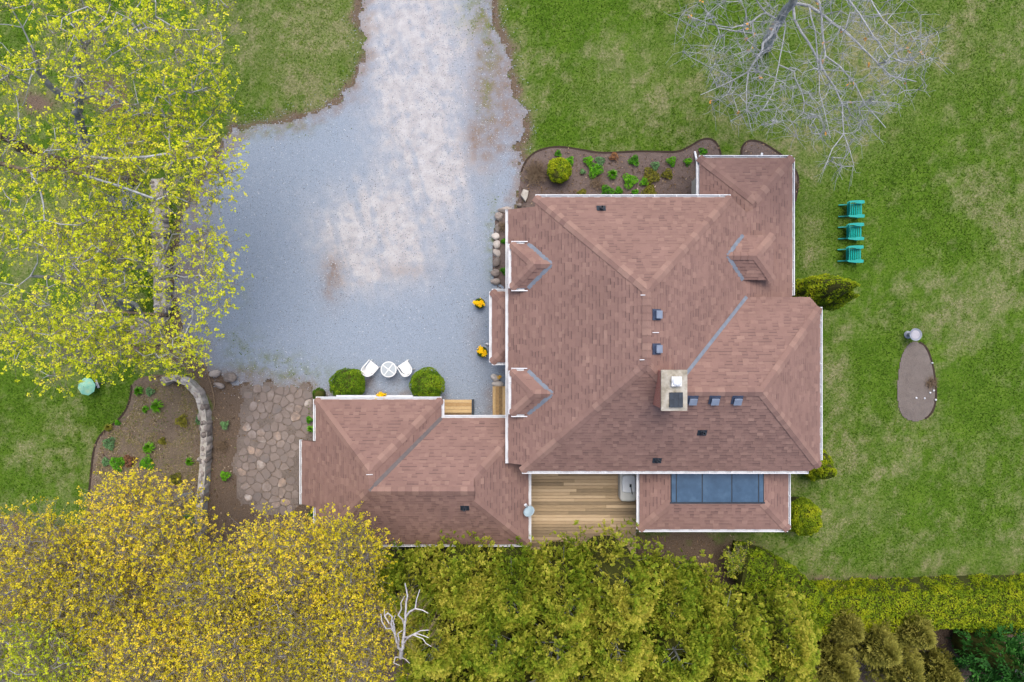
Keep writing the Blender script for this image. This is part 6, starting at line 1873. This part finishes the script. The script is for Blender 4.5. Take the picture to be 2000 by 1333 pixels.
PL = [ # upper bed
 (1090, 301, 6, .2, "small weed at the top of the upper bed above the round bush", 'plant', 'leafy', .35), (1113, 315, 8, .25, "bright green clump right of the round bush", 'plant', 'leafy', .6), (1149, 315, 9, .3, "upright bright green clump in the upper bed, second from the round bush", 'plant', 'leafy', .65),
 (1172, 316, 9, .25, "grey green clump touching the bright clump of the upper bed", 'plantblue', 'leafy', .4), (1162, 333, 14, .3, "wide bright green clump below the grey green clump", 'plant', 'leafy', .6), (1138, 336, 5, .2, "small bluish weed right of the round bush", 'plantblue', 'leafy', .4),
 (1199, 307, 8, .2, "rust brown clump by the upper bed edge", 'rust', 'leafy', .6), (1238, 315, 10, .2, "dark green mossy clump in the middle of the upper bed", 'plant', 'leafy', .3), (1196, 342, 10, .25, "green clump in the middle of the upper bed, above the gutter", 'plant', 'strap', .5),
 (1279, 325, 8, .25, "bluish clump in the right half of the upper bed", 'plantblue', 'leafy', .4), (1230, 354, 14, .3, "largest bright green clump near the house gutter", 'plant', 'leafy', .7), (1270, 345, 16, .25, "broad dull green clump in the right half of the upper bed", 'olive', 'leafy', .6),
 (1258, 356, 8, .25, "yellow green clump beside the largest bright clump", 'plant', 'leafy', .7), (1303, 341, 10, .2, "faint olive weed patch in the upper bed, right part", 'olive', 'leafy', .5), (1311, 316, 9, .25, "bright flat green clump below the wavy bed edge", 'plant', 'leafy', .6), (1343, 317, 7, .25, "bright green clump left of the white downspout", 'plant', 'leafy', .6),
 (1372, 298, 8, .2, "green weed clump at the upper tip of the downspout", 'plant', 'leafy', .35), (1185, 375, 12, .2, "dark green weed against the upper house gutter", 'plant', 'leafy', .25), (1208, 373, 7, .2, "green weed at the house wall, right of the dark weed", 'plant', 'leafy', .5), (1268, 376, 14, .2, "yellowish weed patch against the upper house wall", 'olive', 'leafy', .6), (1137, 379, 9, .2, "small weed at the house wall below the round bush", 'olive', 'leafy', .5), (1240, 377, 6, .2, "tiny weed at the house wall left of the yellowish patch", 'plant', 'leafy', .5),
 # rockery
 (307, 793, 13, .35, "large bright strap leaved clump in the upper rockery", 'plant', 'strap', .7), (286, 800, 7, .2, "small green clump left of the upper strap leaved clump", 'plant', 'strap', .5), (292, 875, 12, .3, "strap leaved clump in the middle of the rockery", 'plant', 'strap', .65), (288, 904, 13, .3, "bright green leafy clump just above the golden tree", 'plant', 'leafy', .6),
 (357, 822, 12, .25, "olive yellow clump in the rockery near the curved wall", 'olive', 'leafy', .75), (372, 902, 8, .25, "small green clump in the lower rockery near the wall", 'plant', 'strap', .55), (272, 764, 9, .25, "dull green clump in the top left of the rockery", 'plant', 'strap', .35), (295, 765, 8, .2, "bluish grey clump at the top of the rockery", 'plantblue', 'leafy', .45),
 (395, 818, 12, .25, "grey green clump against the curved wall", 'plantblue', 'leafy', .4), (231, 826, 5, .2, "small green weed by the left rockery edge", 'plant', 'leafy', .5), (214, 835, 8, .2, "olive weed tuft by the left rockery edge", 'olive', 'strap', .5), (215, 866, 12, .2, "grey green low clump in the left rockery", 'plantblue', 'leafy', .35), (232, 905, 14, .3, "bright green bushy clump at the lower left of the rockery", 'plant', 'leafy', .6), (254, 900, 11, .25, "rust red clump between two green clumps in the rockery", 'rust', 'leafy', .5), (209, 902, 8, .2, "bluish clump low at the left rockery edge", 'plantblue', 'leafy', .4), (371, 1017, 18, .35, "bright green clump at the lower end of the curved wall", 'plant', 'leafy', .65), (318, 862, 7, .2, "small olive tuft in the middle of the rockery", 'olive', 'leafy', .6), (345, 935, 12, .2, "olive brown weed patch in the lower rockery", 'olive', 'leafy', .4),
 # path side
 (440, 830, 8, .3, "pale green round clump between wall and flagstones, upper", 'plantblue', 'leafy', .75), (441, 929, 9, .3, "bright green round clump between wall and flagstones, lower", 'plant', 'leafy', .7), (605, 820, 6, .2, "weed at the left garage wall above the notch", 'plant', 'leafy', .5), (608, 838, 7, .2, "green tuft in the left garage wall notch", 'plant', 'strap', .6), (611, 1003, 8, .3, "dark green shrub at the lower left garage notch", 'plant', 'leafy', .1),
 # house side
 (984, 472, 5, .15, "small green tuft in the left wall bed, upper", 'plant', 'leafy', .3), (985, 529, 7, .2, "green tuft in the left wall bed, lower", 'plant', 'leafy', .3)]
for i, (px, py, rp, h, lab, mt, kd, tt) in enumerate(PL):
    clump(px, py, rp, h, lab, 500 + i, mt, kd, t=(tt, .2))
# bare twiggy shrubs
def twiggy(px, py, rpx, h, label, seed, n=160, name="bare_shrub"):
    r = np.random.default_rng(seed); c = W(px, py); rad = rpx * CAM_H / FOC
    root = empty(name, (c[0], c[1], .05), label, "shrub")
    a = r.random(n) * 6.283; q = rad * np.sqrt(r.random(n)); e = np.stack([c[0] + np.cos(a) * q, c[1] + np.sin(a) * q, h * r.uniform(.3, 1, n)], 1)
    s_ = np.array([c[0], c[1], .03]) + r.normal(0, rad * .25, (n, 3)) * [1, 1, 0]; mid = (s_ + e) / 2 + r.normal(0, rad * .12, (n, 3)) * [1, 1, .3] + [0, 0, h * .15]
    v, f = join([segments(s_, mid, np.full(n, .008), np.full(n, .006), 3), segments(mid, e, np.full(n, .006), np.full(n, .003), 3)])
    mobj("stems", v, f, M['drytwig'], root); return root
twiggy(1045, 340, 30, .6, "bare brown twiggy shrub left of the round bush", 601, 320); twiggy(1165, 360, 18, .3, "low dry twig patch below the wide bright clump", 602, 120); twiggy(982, 445, 12, .35, "bare twiggy shrub in the left wall bed", 603, 160)
twiggy(1815, 748, 16, .3, "small dry grassy shrub on the right rim of the oval bed", 604, 130); twiggy(1552, 365, 10, .3, "bare brown shrub at the upper right house corner", 605, 120); twiggy(436, 870, 16, .25, "brown dry shrub beside the flagstones", 606, 140)
twiggy(1650, 1215, 34, .9, "dead grey twig thicket below the hedge bend", 607, 300)

# flower pots
def flower_pot(px, py, label, seed, dirs):
    c = W(px, py, .35)
    root = empty("flower_pot", (c[0], c[1], .03), label, "flower pot", "flower pots by the porch")
    M.setdefault('pot', pmat("pot_clay", [(0, (60, 66, 58)), (1, (84, 88, 78))], 6, rough=.8))
    m = MB(); m.lathe([(.15, 0), (.21, .3), (.23, .31), (.23, .35), (.2, .35), (.19, .3)], 20); m.build("pot", M['pot'], root, (c[0], c[1], .03))
    r = np.random.default_rng(seed); k = 420
    d = unit(r.normal(0, 1, (k, 3))); d[:, 2] = np.abs(d[:, 2]); p = np.array([c[0], c[1], .38]) + d * np.array([.24, .24, .16]) * r.uniform(.5, 1.0, (k, 1))
    v, f = quads(p, unit(d + r.normal(0, .5, (k, 3))), .035, .5, r); mobj("foliage", v, f, M['box'], root, tint=np.clip(r.normal(.25, .15, k), 0, 1))
    k = 190; j = r.integers(0, len(dirs), k); ctr = np.array(dirs)[j]
    p = np.array([c[0], c[1], .55]) + np.stack([ctr[:, 0], ctr[:, 1], np.zeros(k)], 1) + r.normal(0, .045, (k, 3))
    v, f = quads(p, unit(r.normal(0, .5, (k, 3)) + [0, 0, 1]), .035, .8, r); mobj("blossoms", v, f, M['yellow'], root, tint=np.clip(r.normal(.6, .25, k), 0, 1))
flower_pot(937, 593, "pot of yellow flowers beside the porch, upper one", 701, [(-.2, .02), (-.1, .0), (0, 0), (.1, -.02), (.08, .06), (.02, -.08)])
flower_pot(942, 688, "pot of yellow flowers beside the porch, lower one", 702, [(-.08, .1), (-.1, .02), (0, -.04), (.1, .0), (.08, -.08), (-.05, .18)])
# yellow flower bunch on the hood over the garage door
c = W(745, 772, 2.3); r = np.random.default_rng(9); k = 110
root = empty("flower_bunch", (c[0], c[1], 2.23), "small bunch of yellow flowers on the white garage door hood", "flowers")
p = c + r.normal(0, .06, (k, 3)) * [1.3, .8, .7]; v, f = quads(p, unit(r.normal(0, .5, (k, 3)) + [0, 0, 1]), .035, .8, r); mobj("blossoms", v, f, M['yellow'], root, tint=np.clip(r.normal(.4, .3, k), 0, 1))
p = c + r.normal(0, .06, (60, 3)) * [1.5, .8, .4] - [0, 0, .04]; v, f = quads(p, unit(r.normal(0, .5, (60, 3)) + [0, 0, 1]), .04, .5, r); mobj("leaves", v, f, M['olive'], root, tint=np.clip(r.normal(.4, .3, 60), 0, 1))
c = W(974, 737, .4); clump(975, 737, 3.5, .3, "single yellow flower by the boulders left of the house", 710, 'yellow', 'leafy', name="flower", n=40, cat="flower")
